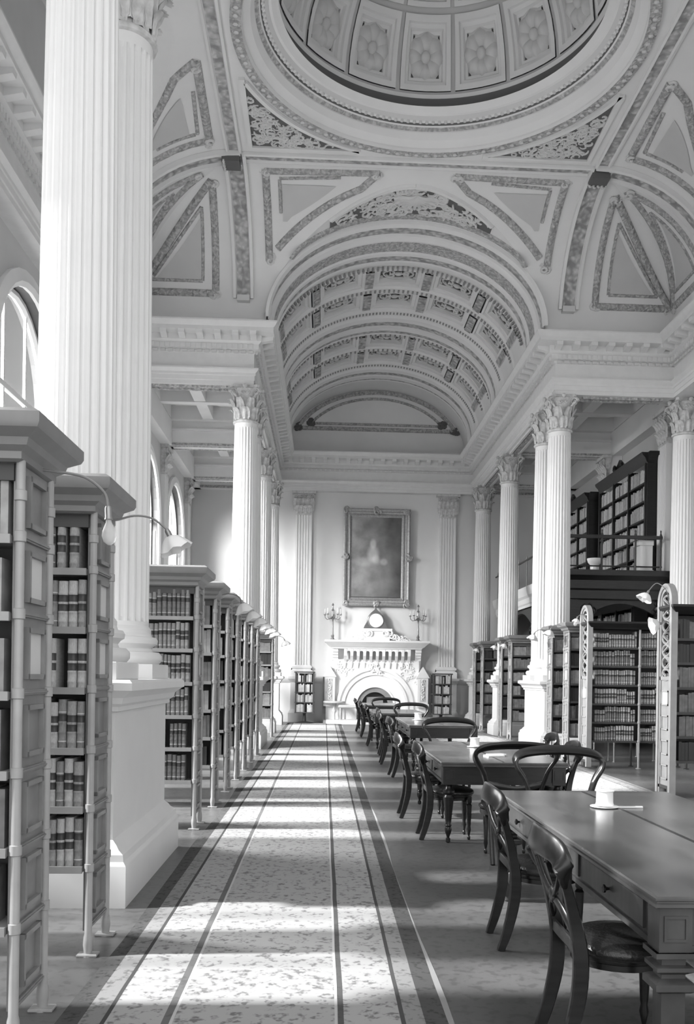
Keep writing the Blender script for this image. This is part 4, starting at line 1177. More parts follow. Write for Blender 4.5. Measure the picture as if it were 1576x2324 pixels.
mb = MB(); mb.box(7.02, 7.30, 20.62, 20.9, 3.93, 4.62); mb.box(6.97, 7.31, 20.58, 20.94, 4.55, 4.66); mb.box(6.97, 7.31, 20.58, 20.94, 3.93, 4.0)
tag(obj('white_pedestal', mb, COLUMN, smooth=0), 'square white pedestal standing on the gallery behind the railing', 'pedestal')
mb = MB(); mb.lathe([(.13, 3.925), (.13, 3.97), (.10, 4.0), (.10, 4.10), (.15, 4.16), (.17, 4.22), (.17, 4.25)], c=(6.03, 20.75, 0), n=20); tag(obj('urn', mb, CERAM), 'small white urn on the gallery near the left end of the railing', 'urn')

# ============================================================ END WALL: fireplace
f = thing('fireplace', (1.72, FW, 0), 'white carved marble fireplace in the middle of the end wall', 'fireplace')
def F(mb, x0, x1, y0, y1, z0, z1): mb.box(x0, x1, -y1, -y0, z0, z1)
mb = MB(); n = 28
def ring(mb, r0, r1, y0, y1, zc, seg=28):
    """half ring slab facing the room between depths y0(back) and y1(front)"""
    P = []
    for i in range(seg+1):
        a = PI*i/seg
        for r, y in ((r0, y0), (r0, y1), (r1, y1), (r1, y0)): P.append((-.03+r*cos(a), -y, zc+r*sin(a)))
    mb.add(P, [(i*4+k, i*4+(k+1) % 4, (i+1)*4+(k+1) % 4, (i+1)*4+k) for i in range(seg) for k in range(4)])
zc = .58
# breast with arched hole
seg = 28; W = 1.40; R = .60
pts = [(-.03-R*cos(PI*i/seg), zc+R*sin(PI*i/seg)) for i in range(seg+1)]
top = 2.08
for i in range(seg):
    (xa, za), (xb, zb) = pts[i], pts[i+1]
    mb.add([(xa, -.42, za), (xb, -.42, zb), (xb, -.42, top), (xa, -.42, top), (xa, -.1, za), (xb, -.1, zb)], [(0, 1, 2, 3), (0, 4, 5, 1)])
F(mb, -W, -.03-R, .02, .42, 0, top); F(mb, -.03+R, W, .02, .42, 0, top)
obj('chimney_breast', mb, MARBLE, f, smooth=0)
mb = MB(); ring(mb, .60, .66, .1, .47, zc); ring(mb, .66, 1.0, .1, .44, zc); ring(mb, 1.0, 1.08, .1, .50, zc); ring(mb, 1.16, 1.26, .1, .50, zc)
for (a, b) in ((1.0, 1.08), (1.16, 1.26), (.60, .66)):
    F(mb, -.03-b, -.03-a, .1, .5, 0, zc); F(mb, -.03+a, -.03+b, .1, .5, 0, zc)
obj('arch_moulding', mb, MARBLE, f, smooth=30)
mb = MB(); random.seed(8)
for k in range(46):
    a = rad(random.uniform(15, 165)); s_ = random.choice((-1, 1)); x = random.uniform(.75, 1.3)*s_; z = random.uniform(1.35, 2.0)
    if x*x+(z-zc)**2 < 1.32**2: continue
    mb.scroll((x, -.425, z), (1, 0, 0), (0, 0, 1), (0, -1, 0), .07, .9, .25, s_, 8, random.uniform(0, 6))
for k in range(12): mb.scroll((-.03+random.uniform(-.2, .2), -.5, zc+1.1+random.uniform(-.05, .22)), (1, 0, 0), (0, 0, 1), (0, -1, 0), .08, .9, .28, random.choice((-1, 1)), 8, random.uniform(0, 6))
obj('carved_foliage', mb, MARBLE, f, smooth=60)
mb = MB()                                       # corbel arcade under the shelf
x0, x1, nn = -1.02, 1.06, 10; st = (x1-x0)/(nn)
for k in range(nn+1):
    x = x0-.0+st*k-st*.5+.1
    mb.add([(x-.045, -.42, 1.98), (x+.045, -.42, 1.98), (x+.045, -.66, 2.2), (x-.045, -.66, 2.2), (x-.045, -.42, 2.42), (x+.045, -.42, 2.42), (x+.045, -.68, 2.42), (x-.045, -.68, 2.42)],
           [(0, 3, 2, 1), (0, 4, 7, 3), (1, 2, 6, 5), (3, 7, 6, 2)])
    mb.lathe([(.02, 1.80), (.03, 1.9), (.045, 1.98)], c=(x, -.45, 0), n=8)
    if k < nn:
        xm = x+st/2
        for i in range(8):
            a0, a1 = PI*i/8, PI*(i+1)/8; r = st/2-.045
            mb.add([(xm-r*cos(a0), -.66, 2.3+r*sin(a0)), (xm-r*cos(a1), -.66, 2.3+r*sin(a1)), (xm-r*cos(a1), -.66, 2.42), (xm-r*cos(a0), -.66, 2.42)], [(0, 1, 2, 3)])
obj('corbel_arcade', mb, MARBLE, f, smooth=30)
mb = MB(); F(mb, -1.3, 1.3, .02, .22, 2.08, 2.42)
obj('frieze', mb, MARBLE, f, smooth=0)
mb = MB(); mb.sweep([(-1.42, 0), (-1.42, -.62), (1.42, -.62), (1.42, 0)], [(-o, z) for o, z in [(0, 2.42), (.04, 2.43), (.06, 2.47), (.12, 2.50), (.22, 2.60), (.28, 2.64), (.28, 2.70), (0, 2.70)]]); F(mb, -1.42, 1.42, .02, .62, 2.42, 2.70)
obj('mantel_shelf', mb, MARBLE, f, smooth=25)
for s_ in (-1, 1):                              # canted side piers with little gables, curved brackets above
    mb = MB(); x = s_*1.52
    mb.box(x-.17, x+.17, -.62, 0, .62, 1.52); mb.box(x-.20, x+.20, -.66, 0, .55, .66); mb.box(x-.12, x+.12, -.5, 0, .05, .55); mb.box(x-.2, x+.2, -.6, 0, 0, .1)
    mb.add([(x-.22, -.65, 1.50), (x+.22, -.65, 1.50), (x, -.65, 1.86), (x-.22, 0, 1.50), (x+.22, 0, 1.50), (x, 0, 1.86)], [(0, 1, 2), (0, 2, 5, 3), (1, 4, 5, 2), (0, 3, 4, 1)])
    obj('side_pier', mb, MARBLE, f, smooth=0)
    mb = MB(); mb.box(x-.10, x+.10, -.625, -.62, .72, 1.45); 
    pn = obj('carved_panel', mb, WALLD, f, smooth=0)
    mb = MB()
    for k in range(7): mb.scroll((x, -.63, .80+.1*k), (1, 0, 0), (0, 0, 1), (0, -1, 0), .06, .9, .25, (-1)**k, 8, k)
    obj('leaf_drop', mb, MARBLE, pn, smooth=60)
    mb = MB()
    for k in range(10):
        q0, q1 = k/10, (k+1)/10
        ya, yb = -.25-.37*q0**2, -.25-.37*q1**2; za, zb = 1.5+.92*q0, 1.5+.92*q1
        mb.box(s_*1.36-.10, s_*1.36+.10, (ya+yb)/2, 0, za, zb)
    obj('bracket', mb, MARBLE, f, smooth=0)
mb = MB(); random.seed(4)                        # scrolled crest carrying the clock
F(mb, -.42, .42, .1, .45, 2.70, 3.02); F(mb, -.5, .5, .06, .5, 3.02, 3.10)
for s_ in (-1, 1):
    for k in range(14):
        x = .25+.062*k; mb.scroll((s_*x, -.48+.01*k, 2.98-.022*k+random.uniform(-.06, .06)), (s_, 0, 0), (0, 0, 1), (0, -1, 0), .12-.003*k, 1.0, .2, random.choice((-1, 1)), 10, random.uniform(0, 6))
obj('scrolled_crest', mb, MARBLE, f, smooth=50)
mb = MB(); F(mb, -.62, .55, .05, .1, 0, 1.2); obj('fireback', mb, IRON, f, smooth=0)
mb = MB(); ring(mb, .44, .60, .12, .40, zc); F(mb, -.63, -.47, .12, .4, 0, zc); F(mb, .41, .57, .12, .4, 0, zc); F(mb, -.3, .24, .12, .3, .5, .86)
F(mb, -.45, .4, .12, .42, .0, .22)
for k in range(9): F(mb, -.40+.09*k, -.38+.09*k, .40, .42, .2, .5)
obj('iron_grate', mb, STEEL, f, smooth=20)
mb = MB(); F(mb, -1.62, 1.62, .02, 1.25, 0, .13); tag(obj('hearth_slab', mb, MARBLE, None, (1.72, FW, 0)), 'low white marble hearth slab in front of the fireplace', 'hearth')
# clock
c = thing('mantel_clock', (1.68, FW-.30, 3.10), 'triangular dark clock with round white dial on top of the fireplace crest', 'clock')
mb = MB(); t_ = [(-.40, 0), (.40, 0), (.36, .10), (.29, .22), (.24, .42), (.16, .52), (.05, .62), (0, .70), (-.05, .62), (-.16, .52), (-.24, .42), (-.29, .22), (-.36, .10)]
mb.add([(x, -.08, z) for x, z in t_]+[(x, .08, z) for x, z in t_], [tuple(range(13)), tuple(range(13, 26))[::-1]]+[(i, 13+i, 13+(i+1) % 13, (i+1) % 13) for i in range(13)])
obj('clock_case', mb, M('clock_wood', .12, .4), c, smooth=20)
mb = MB(); mb.tube([(.245*cos(a), -.085, .27+.245*sin(a)) for a in [2*PI*k/32 for k in range(33)]], .02, 6, caps=False); obj('bezel', mb, BRASS, c)
mb = MB(); mb.add([(.235*cos(2*PI*k/32), -.088, .27+.235*sin(2*PI*k/32)) for k in range(32)], [tuple(range(32))]); obj('dial', mb, PAPER, c, smooth=0)
# candelabra
def candelabrum():
    t = thing('candelabrum', (0, 0, 0), 'x', 'candelabrum', 'mantel candelabra')
    mb = MB(); mb.lathe([(.16, 0), (.16, .02), (.06, .04), (.04, .10), (.055, .14), (.03, .2), (.022, .6), (.03, .66), (.05, .70), (.03, .74), (.02, .78), (.02, .95), (.05, .98), (.02, 1.02), (.015, 1.12), (.04, 1.15), (.005, 1.22)], n=14)
    obj('stem', mb, BRASS, t)
    for k in range(5):
        a = 2*PI*k/5+.3; ca, sa = cos(a), sin(a)
        mb = MB(); mb.tube([(ca*r, sa*r, z) for r, z in ((.02, .78), (.10, .70), (.19, .68), (.26, .74), (.27, .82))], .013, 6)
        mb.lathe([(.02, .82), (.05, .84), (.02, .86), (.018, .90)], c=(ca*.27, sa*.27, 0), n=8)
        ar = obj('arm', mb, BRASS, t)
        mb = MB(); mb.lathe([(.014, .90), (.014, 1.02), (.004, 1.04)], c=(ca*.27, sa*.27, 0), n=8); obj('candle', mb, PAPER, ar)
    return t
cd0 = candelabrum(); cd0.location = (.27, FW-.36, 2.70); cd0['label'] = 'branched brass candelabrum at the left end of the mantel shelf'
dup(cd0, (3.08, FW-.36, 2.70), label='branched brass candelabrum at the right end of the mantel shelf')
# painting
p = thing('painting', (1.69, FW-.10, 3.90), 'large portrait painting in a moulded gilt frame above the fireplace', 'painting')
p.rotation_euler = (rad(-1.2)*-1, 0, 0)
m_, tr, bs = newmat('old_canvas')
tc = tr.nodes.new('ShaderNodeTexCoord'); sp_ = tr.nodes.new('ShaderNodeSeparateXYZ'); tr.links.new(tc.outputs['Object'], sp_.inputs[0])
nz = tr.nodes.new('ShaderNodeTexNoise'); nz.inputs['Scale'].default_value = 1.6; nz.inputs['Detail'].default_value = 6; tr.links.new(tc.outputs['Object'], nz.inputs['Vector'])
r1 = tr.nodes.new('ShaderNodeMapRange'); r1.inputs[1].default_value = -1.0; r1.inputs[2].default_value = 1.0; r1.inputs[3].default_value = .26; r1.inputs[4].default_value = .04
tr.links.new(sp_.outputs[0], r1.inputs[0])
mu = tr.nodes.new('ShaderNodeMath'); mu.operation = 'MULTIPLY'; r2 = tr.nodes.new('ShaderNodeMapRange'); r2.inputs[1].default_value = .3; r2.inputs[2].default_value = .7; r2.inputs[3].default_value = .5; r2.inputs[4].default_value = 1.5
tr.links.new(nz.outputs[0], r2.inputs[0]); tr.links.new(r1.outputs[0], mu.inputs[0]); tr.links.new(r2.outputs[0], mu.inputs[1])
last = mu.outputs[0]
for (cx, cz_, rx, rz_, val) in ((-.12, 2.0, .11, .17, .2), (-.12, 1.68, .2, .26, .22), (-.02, 1.5, .13, .16, .12), (.24, 1.42, .13, .12, .16), (.28, .9, .35, .5, .05), (-.35, 1.42, .5, .16, .08), (-.2, .9, .4, .7, .05)):
    vm = tr.nodes.new('ShaderNodeVectorMath'); vm.operation = 'SUBTRACT'; vm.inputs[1].default_value = (cx, 0, cz_); tr.links.new(tc.outputs['Object'], vm.inputs[0])
    vs_ = tr.nodes.new('ShaderNodeVectorMath'); vs_.operation = 'MULTIPLY'; vs_.inputs[1].default_value = (1/rx, 0, 1/rz_); tr.links.new(vm.outputs[0], vs_.inputs[0])
    ln = tr.nodes.new('ShaderNodeVectorMath'); ln.operation = 'LENGTH'; tr.links.new(vs_.outputs[0], ln.inputs[0])
    mr = tr.nodes.new('ShaderNodeMapRange'); mr.interpolation_type = 'SMOOTHSTEP'; mr.inputs[1].default_value = .4; mr.inputs[2].default_value = 1.3; mr.inputs[3].default_value = val; mr.inputs[4].default_value = 0
    tr.links.new(ln.outputs['Value'], mr.inputs[0])
    ad = tr.nodes.new('ShaderNodeMath'); ad.operation = 'ADD'; tr.links.new(last, ad.inputs[0]); tr.links.new(mr.outputs[0], ad.inputs[1]); last = ad.outputs[0]
tr.links.new(last, bs.inputs['Base Color']); bs.inputs['Roughness'].default_value = .45
CANV = m_
mb = MB(); mb.add([(-.84, -.03, .26), (.84, -.03, .26), (.84, -.03, 2.88), (-.84, -.03, 2.88)], [(0, 1, 2, 3)]); obj('canvas', mb, CANV, p, smooth=0)
mb = MB(); pa = [(-1.06, 0), (1.06, 0), (1.06, 3.12), (-1.06, 3.12)]
fp = [(-.04, 0), (-.04, .12), (0, .15), (.05, .13), (.09, .07), (.13, .06), (.17, .09), (.20, .05), (.24, .03), (.24, 0)]
vs = []; n = len(fp)
for (sx, sz) in ((-1, 0), (1, 0), (1, 1), (-1, 1)):
    for o, hgt in fp: vs.append((sx*(1.06-o), -hgt, (o if sz == 0 else 3.12-o)))
mb.add(vs, [(i*n+k, ((i+1) % 4)*n+k, ((i+1) % 4)*n+k+1, i*n+k+1) for i in range(4) for k in range(n-1)])
for (x, z) in ((-1.02, .04), (1.02, .04), (1.02, 3.08), (-1.02, 3.08), (0, 0.02), (0, 3.1), (-1.06, 1.56), (1.06, 1.56)):
    for k in range(4): mb.scroll((x+random.uniform(-.06, .06), -.13, z+random.uniform(-.06, .06)), (1, 0, 0), (0, 0, 1), (0, -1, 0), .09, .9, .3, random.choice((-1, 1)), 8, random.uniform(0, 6))
obj('picture_frame', mb, GILT, p, smooth=30)
# revolving bookcases
def revolving(x, y, label):
    t = thing('revolving_bookcase', (x, y, 0), label, 'revolving bookcase', 'revolving bookcases'); h = .28
    mb = MB(); mb.lathe([(.30, 0), (.30, .03), (.06, .07), (.05, .3), (.08, .34)], n=16)
    obj('base', mb, IRON, t)
    mb = MB()
    for sx in (-1, 1):
        for sy in (-1, 1): mb.box(sx*h-.02, sx*h+.02, sy*h-.02, sy*h+.02, .34, 1.62)
    mb.box(-.02, .02, -h, h, .34, 1.6); mb.box(-h, h, -.02, .02, .34, 1.6); obj('case_frame', mb, WOODM, t)
    for k in range(4): mb = MB(); mb.box(-h-.03, h+.03, -h-.03, h+.03, .34+.32*k, .37+.32*k); obj('shelf', mb, WOODM, t)
    mb = MB(); mb.box(-h-.05, h+.05, -h-.05, h+.05, 1.62, 1.66); obj('top', mb, WOODM, t)
    for k in range(4):
        xx = -h+.03
        while xx < h-.06:
            w_ = random.uniform(.035, .055)
            if abs(xx+w_/2) > .03 and random.random() > .12: STUFF.m = random.choice((0, 4, 3, 4)); STUFF.box(x+xx, x+xx+w_*.9, y-h+.0, y-h+.16, .371+.32*k, .371+.32*k+random.uniform(.2, .27))
            xx += w_
revolving(-.60, 30.15, 'small square revolving bookcase left of the fireplace')
revolving(3.80, 30.15, 'small square revolving bookcase right of the fireplace')
# stool and little table by the hearth
for (x, y, lb) in ((.35, 30.3, 'small round pedestal table beside the left end of the fireplace'),):
    t = thing('pedestal_table', (x, y, 0), lb, 'table')
    mb = MB(); mb.lathe([(.34, .66), (.36, .68), (.36, .70), (.34, .72)], n=24); obj('tabletop', mb, WALLD, t)
    mb = MB(); mb.lathe([(.22, 0), (.22, .03), (.05, .08), (.04, .3), (.07, .4), (.035, .5), (.06, .66)], n=14); obj('leg', mb, WALLD, t)
fd = thing('fender_seat', (1.1, 30.0, .13), 'low padded fender seat on turned legs before the fireplace', 'seat')
mb = MB(); mb.bbox(-.62, .5, -.13, .13, .38, .48, .03); obj('seat', mb, WALLD, fd)
for a in (-.55, .43):
    for b in (-.09, .09): mb = MB(); mb.lathe([(.02, 0), (.03, .05), (.018, .12), (.035, .2), (.02, .3), (.03, .38)], c=(a, b, 0), n=10); obj('leg', mb, WALLD, fd)

# ============================================================ TABLES
def turned_leg(mb, x, y, h=.58):
    mb.lathe([(.012, 0), (.022, .01), (.022, .04), (.012, .05), (.018, .07), (.030, .10), (.034, .13), (.026, .15), (.033, .165), (.026, .18), (.030, .22), (.048, .40), (.052, .43), (.040, .45), (.056, .47), (.056, .49), (.036, .51), (.030, .53), (.048, .56), (.048, h)], c=(x, y, 0), n=18)
def table(x0, x1, y0, y1, label, heavy=False, zt=.76):
    t = thing('reading_table', ((x0+x1)/2, y0, 0), label, 'table', 'long reading tables'); hx = (x1-x0)/2; L = y1-y0
    mb = MB(); path = [(-hx, 0), (hx, 0), (hx, L), (-hx, L)]
    mb.sweep(path, [(-o, z) for o, z in [(-.05, zt-.045), (-.012, zt-.045), (0, zt-.04), (0, zt-.028), (-.008, zt-.024), (-.008, zt-.018), (0, zt-.014), (0, zt-.006), (-.006, zt)]], closed=True)
    mb.add([(-hx+.006, .006, zt), (hx-.006, .006, zt), (hx-.006, L-.006, zt), (-hx+.006, L-.006, zt)], [(0, 1, 2, 3)]); mb.add([(-hx+.05, .05, zt-.045), (hx-.05, .05, zt-.045), (hx-.05, L-.05, zt-.045), (-hx+.05, L-.05, zt-.045)], [(3, 2, 1, 0)])
    mb.m = 1
    mb.box(-hx*.02-.004, hx*.02-.004, .05, L-.05, zt, zt+.0008)
    obj('tabletop', mb, [TOPM, WOOD], t, smooth=20)
    za = zt-.045-.155; i = .045
    mb = MB()
    mb.box(-hx+i, -hx+i+.02, .1, L-.1, za, zt-.045); mb.box(hx-i-.02, hx-i, .1, L-.1, za, zt-.045); mb.box(-hx+.1, hx-.1, i, i+.02, za, zt-.045); mb.box(-hx+.1, hx-.1, L-i-.02, L-i, za, zt-.045)
    for xx in (-hx+i-.012, hx-i): mb.box(xx, xx+.012, .05, L-.05, za-.012, za+.012)
    mb.box(-hx+.05, hx-.05, i-.012, i, za-.012, za+.012)
    AP = APRON if heavy else WOOD
    obj('apron', mb, AP, t, smooth=0)
    nd = 3
    for s_ in (-1, 1):
        for k in range(nd):
            ya = .2+(L-.4)*k/nd+.03; yb = .2+(L-.4)*(k+1)/nd-.03; xx = s_*(hx-i)
            mb = MB(); mb.bbox(min(xx, xx+s_*.012), max(xx, xx+s_*.012), ya, yb, za+.025, zt-.06, .004); d = obj('drawer', mb, AP, t)
            if s_ < 0:
                mb = MB(); mb.lathe([(.006, 0), (.008, .01), (.018, .018), (.018, .026), (.004, .032)], n=10)
                kb = obj('knob', mb, WOOD, d); kb.location = (xx-.012, (ya+yb)/2, (za+zt)/2-.02); kb.rotation_euler = (0, -PI/2, 0)
    for sx in (-1, 1):
        for yy in (.085, L-.085):
            mb = MB(); x = sx*(hx-.085)
            b = .062
            mb.box(x-b, x+b, yy-b, yy+b, za-.01, zt-.045)
            for (u0, u1, w0, w1) in ((-.045, .045, .030, .040), (-.045, .045, .115, .125), (-.045, -.035, .0401, .1149), (.035, .045, .0401, .1149)):
                mb.box(x+u0, x+u1, yy-b-.006, yy-b, za+w0, za+w1)
            if heavy:
                zb = za-.01
                mb.sweep([(x-.045, yy-.045), (x+.045, yy-.045), (x+.045, yy+.045), (x-.045, yy+.045)], [(-o, z) for o, z in [(.0, .20), (.0, zb-.155), (.015, zb-.15), (.03, zb-.14), (.03, zb-.115), (.012, zb-.105), (0, zb-.10), (0, zb-.085), (.025, zb-.07), (.025, zb-.055), (.0, zb-.05), (.0, zb-.03), (.03, zb-.02), (.03, zb)]], closed=True)
                mb.sweep([(x-.03, yy-.03), (x+.03, yy-.03), (x+.03, yy+.03), (x-.03, yy+.03)], [(-o, z) for o, z in [(.0, .04), (.0, .06), (.012, .08), (.018, .2)]], closed=True)
                mb.lathe([(.02, 0), (.03, .01), (.03, .04), (.02, .05)], c=(x, yy, 0), n=14)
                mb.blob((x, yy-.05, .17), .018, .012, .045, 10, 6)
            else: turned_leg(mb, x, yy, za)
            obj('leg', mb, WOOD if not heavy else APRON, t)
    return t
table(1.22, 2.44, 3.36, 6.55, 'long polished reading table filling the right foreground', True)
table(1.10, 2.30, 8.65, 11.44, 'second reading table from the camera, standing end on behind the round-backed chairs')
table(1.40, 2.55, 15.2, 18.2, 'third reading table from the camera, partly hidden by a chair back')
table(1.08, 2.2, 19.9, 22.4, 'fourth reading table, farther towards the fireplace')
table(.98, 2.1, 25.2, 27.6, 'farthest reading table, just in front of the fireplace')
def inkpot(x, y, z, r, label, tray=True):
    if tray:
        mb = MB(); mb.lathe([(r*1.35, 0), (r*1.6, .006), (r*1.6, .010), (r*1.3, .006)], n=24); mb.box(-r*.4, r*4.2, -r*.5, -r*.15, .001, .012)
        tag(obj('pen_tray', mb, CERAM, None, (x, y, z)), label.replace('white china inkwell', 'flat pale pen tray under the inkwell'), 'tray')
        z += .0125
    mb = MB(); mb.lathe([(r, 0), (r*1.03, .005), (r*.95, .02), (r*.93, r*1.5), (r*1.05, r*1.62), (r*1.05, r*1.72), (r*.85, r*1.74), (r*.4, r*1.66)], n=28)
    tag(obj('inkwell', mb, CERAM, None, (x, y, z)), label, 'inkwell', 'china inkwells')
inkpot(1.74, 5.70, .761, .055, 'white china inkwell on the nearest reading table')
inkpot(1.72, 10.55, .761, .055, 'white china inkwell on the second reading table')
inkpot(1.72, 16.9, .761, .07, 'white china inkwell on the third reading table')
mb = MB(); mb.box(-.09, .09, -.06, .06, 0, .012); mb.box(-.05, .13, -.02, .08, .012, .02)
tag(obj('paper_stack', mb, PAPER, None, (1.72, 9.35, .761), .3), 'few white papers lying at the near end of the second reading table', 'papers')

# ============================================================ CHAIRS
def smooth_pts(P, k=4):
    """Catmull-Rom through P"""
    P = [Vector(p) for p in P]; out = []
    for i in range(len(P)-1):
        p0, p1, p2, p3 = P[max(0, i-1)], P[i], P[i+1], P[min(len(P)-1, i+2)]
        for j in range(k):
            t = j/k; out.append(.5*((2*p1)+(-p0+p2)*t+(2*p0-5*p1+4*p2-p3)*t*t+(-p0+3*p1-3*p2+p3)*t**3))
    out.append(P[-1]); return out
def slat(mb, pts, wdir, ws, th):
    """curved board: centre line pts, widths ws along wdir, thickness th"""
    P = [Vector(p) for p in pts]; L = len(P); vs = []; wd = Vector(wdir)
    for i in range(L):
        t = (P[min(i+1, L-1)]-P[max(i-1, 0)]).normalized(); w_ = (wd-t*wd.dot(t)).normalized(); n = t.cross(w_).normalized()
        W = (ws[i] if isinstance(ws, list) else ws)/2
        for a, b in ((-1, -.6), (-.8, -1), (.8, -1), (1, -.6), (1, .6), (.8, 1), (-.8, 1), (-1, .6)): vs.append(P[i]+w_*W*a+n*th/2*b)
    fs = [(i*8+k, i*8+(k+1) % 8, (i+1)*8+(k+1) % 8, (i+1)*8+k) for i in range(L-1) for k in range(8)]
    fs += [tuple(range(7, -1, -1)), tuple((L-1)*8+k for k in range(8))]; mb.add(vs, fs)
def chair_proto(sc=1.0, h=.90, wtop=.50, wid='balloon'):
    """faces +x, back at -x"""
    t = thing('side_chair', (0, 0, 0), 'x', 'chair', 'reading room chairs')
    hw = wtop/2
    mb = MB()                                      # round padded seat
    sec = [(.0, .50), (.10, .497), (.18, .485), (.222, .462), (.228, .445), (.222, .43), (.205, .42)]
    n = 28
    def rr(a): return (1+.06*cos(a))*(1.0)
    vs = [(0, 0, .502)]+[(r*cos(2*PI*k/n)*1.02+(0.02), r*sin(2*PI*k/n)*(1.08-.08*cos(2*PI*k/n)*-1), z) for r, z in sec[1:] for k in range(n)]
    fs = [(0, 1+k, 1+(k+1) % n) for k in range(n)]
    for j in range(len(sec)-2):
        for k in range(n): fs.append((1+j*n+k, 1+j*n+(k+1) % n, 1+(j+1)*n+(k+1) % n, 1+(j+1)*n+k)[::-1])
    mb.add(vs, fs); obj('seat', mb, LEATHER, t, smooth=60)
    mb = MB(); mb.lathe([(.19, .40), (.212, .405), (.216, .42), (.212, .436), (.19, .44)], c=(.02, 0, 0), n=28); mb.lathe([(.17, .37), (.20, .375), (.20, .40), (.17, .405)], c=(.02, 0, 0), n=28)
    obj('seat_rail', mb, WOOD, t)
    for s_ in (-1, 1):                             # sabre rear legs running up into the back uprights
        P = smooth_pts([(-.275, s_*.185, 0), (-.235, s_*.185, .12), (-.20, s_*.185, .28), (-.195, s_*.19, .43), (-.215, s_*.19, .55), (-.25, s_*.205, .68), (-.29, s_*(hw-.02), .80)])
        mb = MB(); L = len(P); slat(mb, P, (1, 0, 0), [.042+.022*sin(PI*min(1, i/L*1.25)) for i in range(L)], .034); obj('leg', mb, WOOD, t, smooth=40)
        mb = MB(); mb.lathe([(.010, 0), (.016, .01), (.016, .03), (.009, .04), (.014, .06), (.022, .10), (.016, .13), (.019, .15), (.026, .30), (.028, .33), (.018, .345), (.026, .36), (.026, .41)], c=(.185, s_*.15, 0), n=12); obj('leg', mb, WOOD, t)
    # curved top rail
    mb = MB(); top = smooth_pts([(-.262, -hw+.045, h-.17), (-.285, -hw, h-.10), (-.30, -hw+.04, h-.045), (-.325, -hw*.5, h-.025), (-.335, 0, h-.02), (-.325, hw*.5, h-.025), (-.30, hw-.04, h-.045), (-.285, hw, h-.10), (-.262, hw-.045, h-.17)], 5)
    L = len(top); slat(mb, top, (.25, 0, 1), [.05+.055*sin(PI*i/(L-1))**.6 for i in range(L)], .030); obj('top_rail', mb, WOOD, t, smooth=50)
    mb = MB()                                      # cross stay: two crossing curved bars and a boss
    for s_ in (-1, 1):
        P = smooth_pts([(-.215, s_*.175, .52), (-.245, s_*.10, .60), (-.262, 0, .645), (-.275, -s_*.11, .70), (-.285, -s_*.185, .77)]); slat(mb, P, (.2, 0, 1), .034, .018)
    mb.T = Matrix.Translation((-.262, 0, .645)); mb.blob((0, 0, 0), .02, .04, .04, 10, 6); mb.T = None
    obj('back_splat', mb, WOOD, t, smooth=50)
    mb = MB(); slat(mb, smooth_pts([(-.21, -.19, .47), (-.222, 0, .48), (-.21, .19, .47)]), (0, 0, 1), .05, .02); obj('lower_rail', mb, WOOD, t)
    return t
ch0 = chair_proto()
ch0.location = (1.24, 3.90, 0); ch0.rotation_euler = (0, 0, 0)
ch0['label'] = 'dark curved-back chair in the right foreground, nearest the camera at the near table'
for (x, y, r, lb) in ((1.30, 5.47, 0, 'dark curved-back chair drawn up to the near table, second from the camera'),
                      (1.22, 9.05, 0, 'dark chair at the near end of the left side of the second table'),
                      (1.14, 10.40, 0, 'dark chair at the far end of the left side of the second table'),
                      (1.33, 14.55, .1, 'dark chair standing left of the third table'),
                      (1.30, 16.6, 0, 'dark chair pushed against the left side of the third table'),
                      (1.38, 18.45, 0, 'dark chair in the gap beyond the third table'),
                      (1.26, 20.9, 0, 'dark chair at the left side of the fourth table'),
                      (1.24, 23.9, 0, 'small dark chair beyond the fourth table'),
                      (1.20, 26.3, 0, 'farthest dark chair in the left file of chairs, before the fireplace'),
                      (2.22, 9.3, PI, 'dark chair on the right side of the second table, seen through a round chair back'),
                      (2.35, 10.7, PI, 'dark chair farther along the right side of the second table')):
    dup(ch0, (x, y, 0), r, lb)
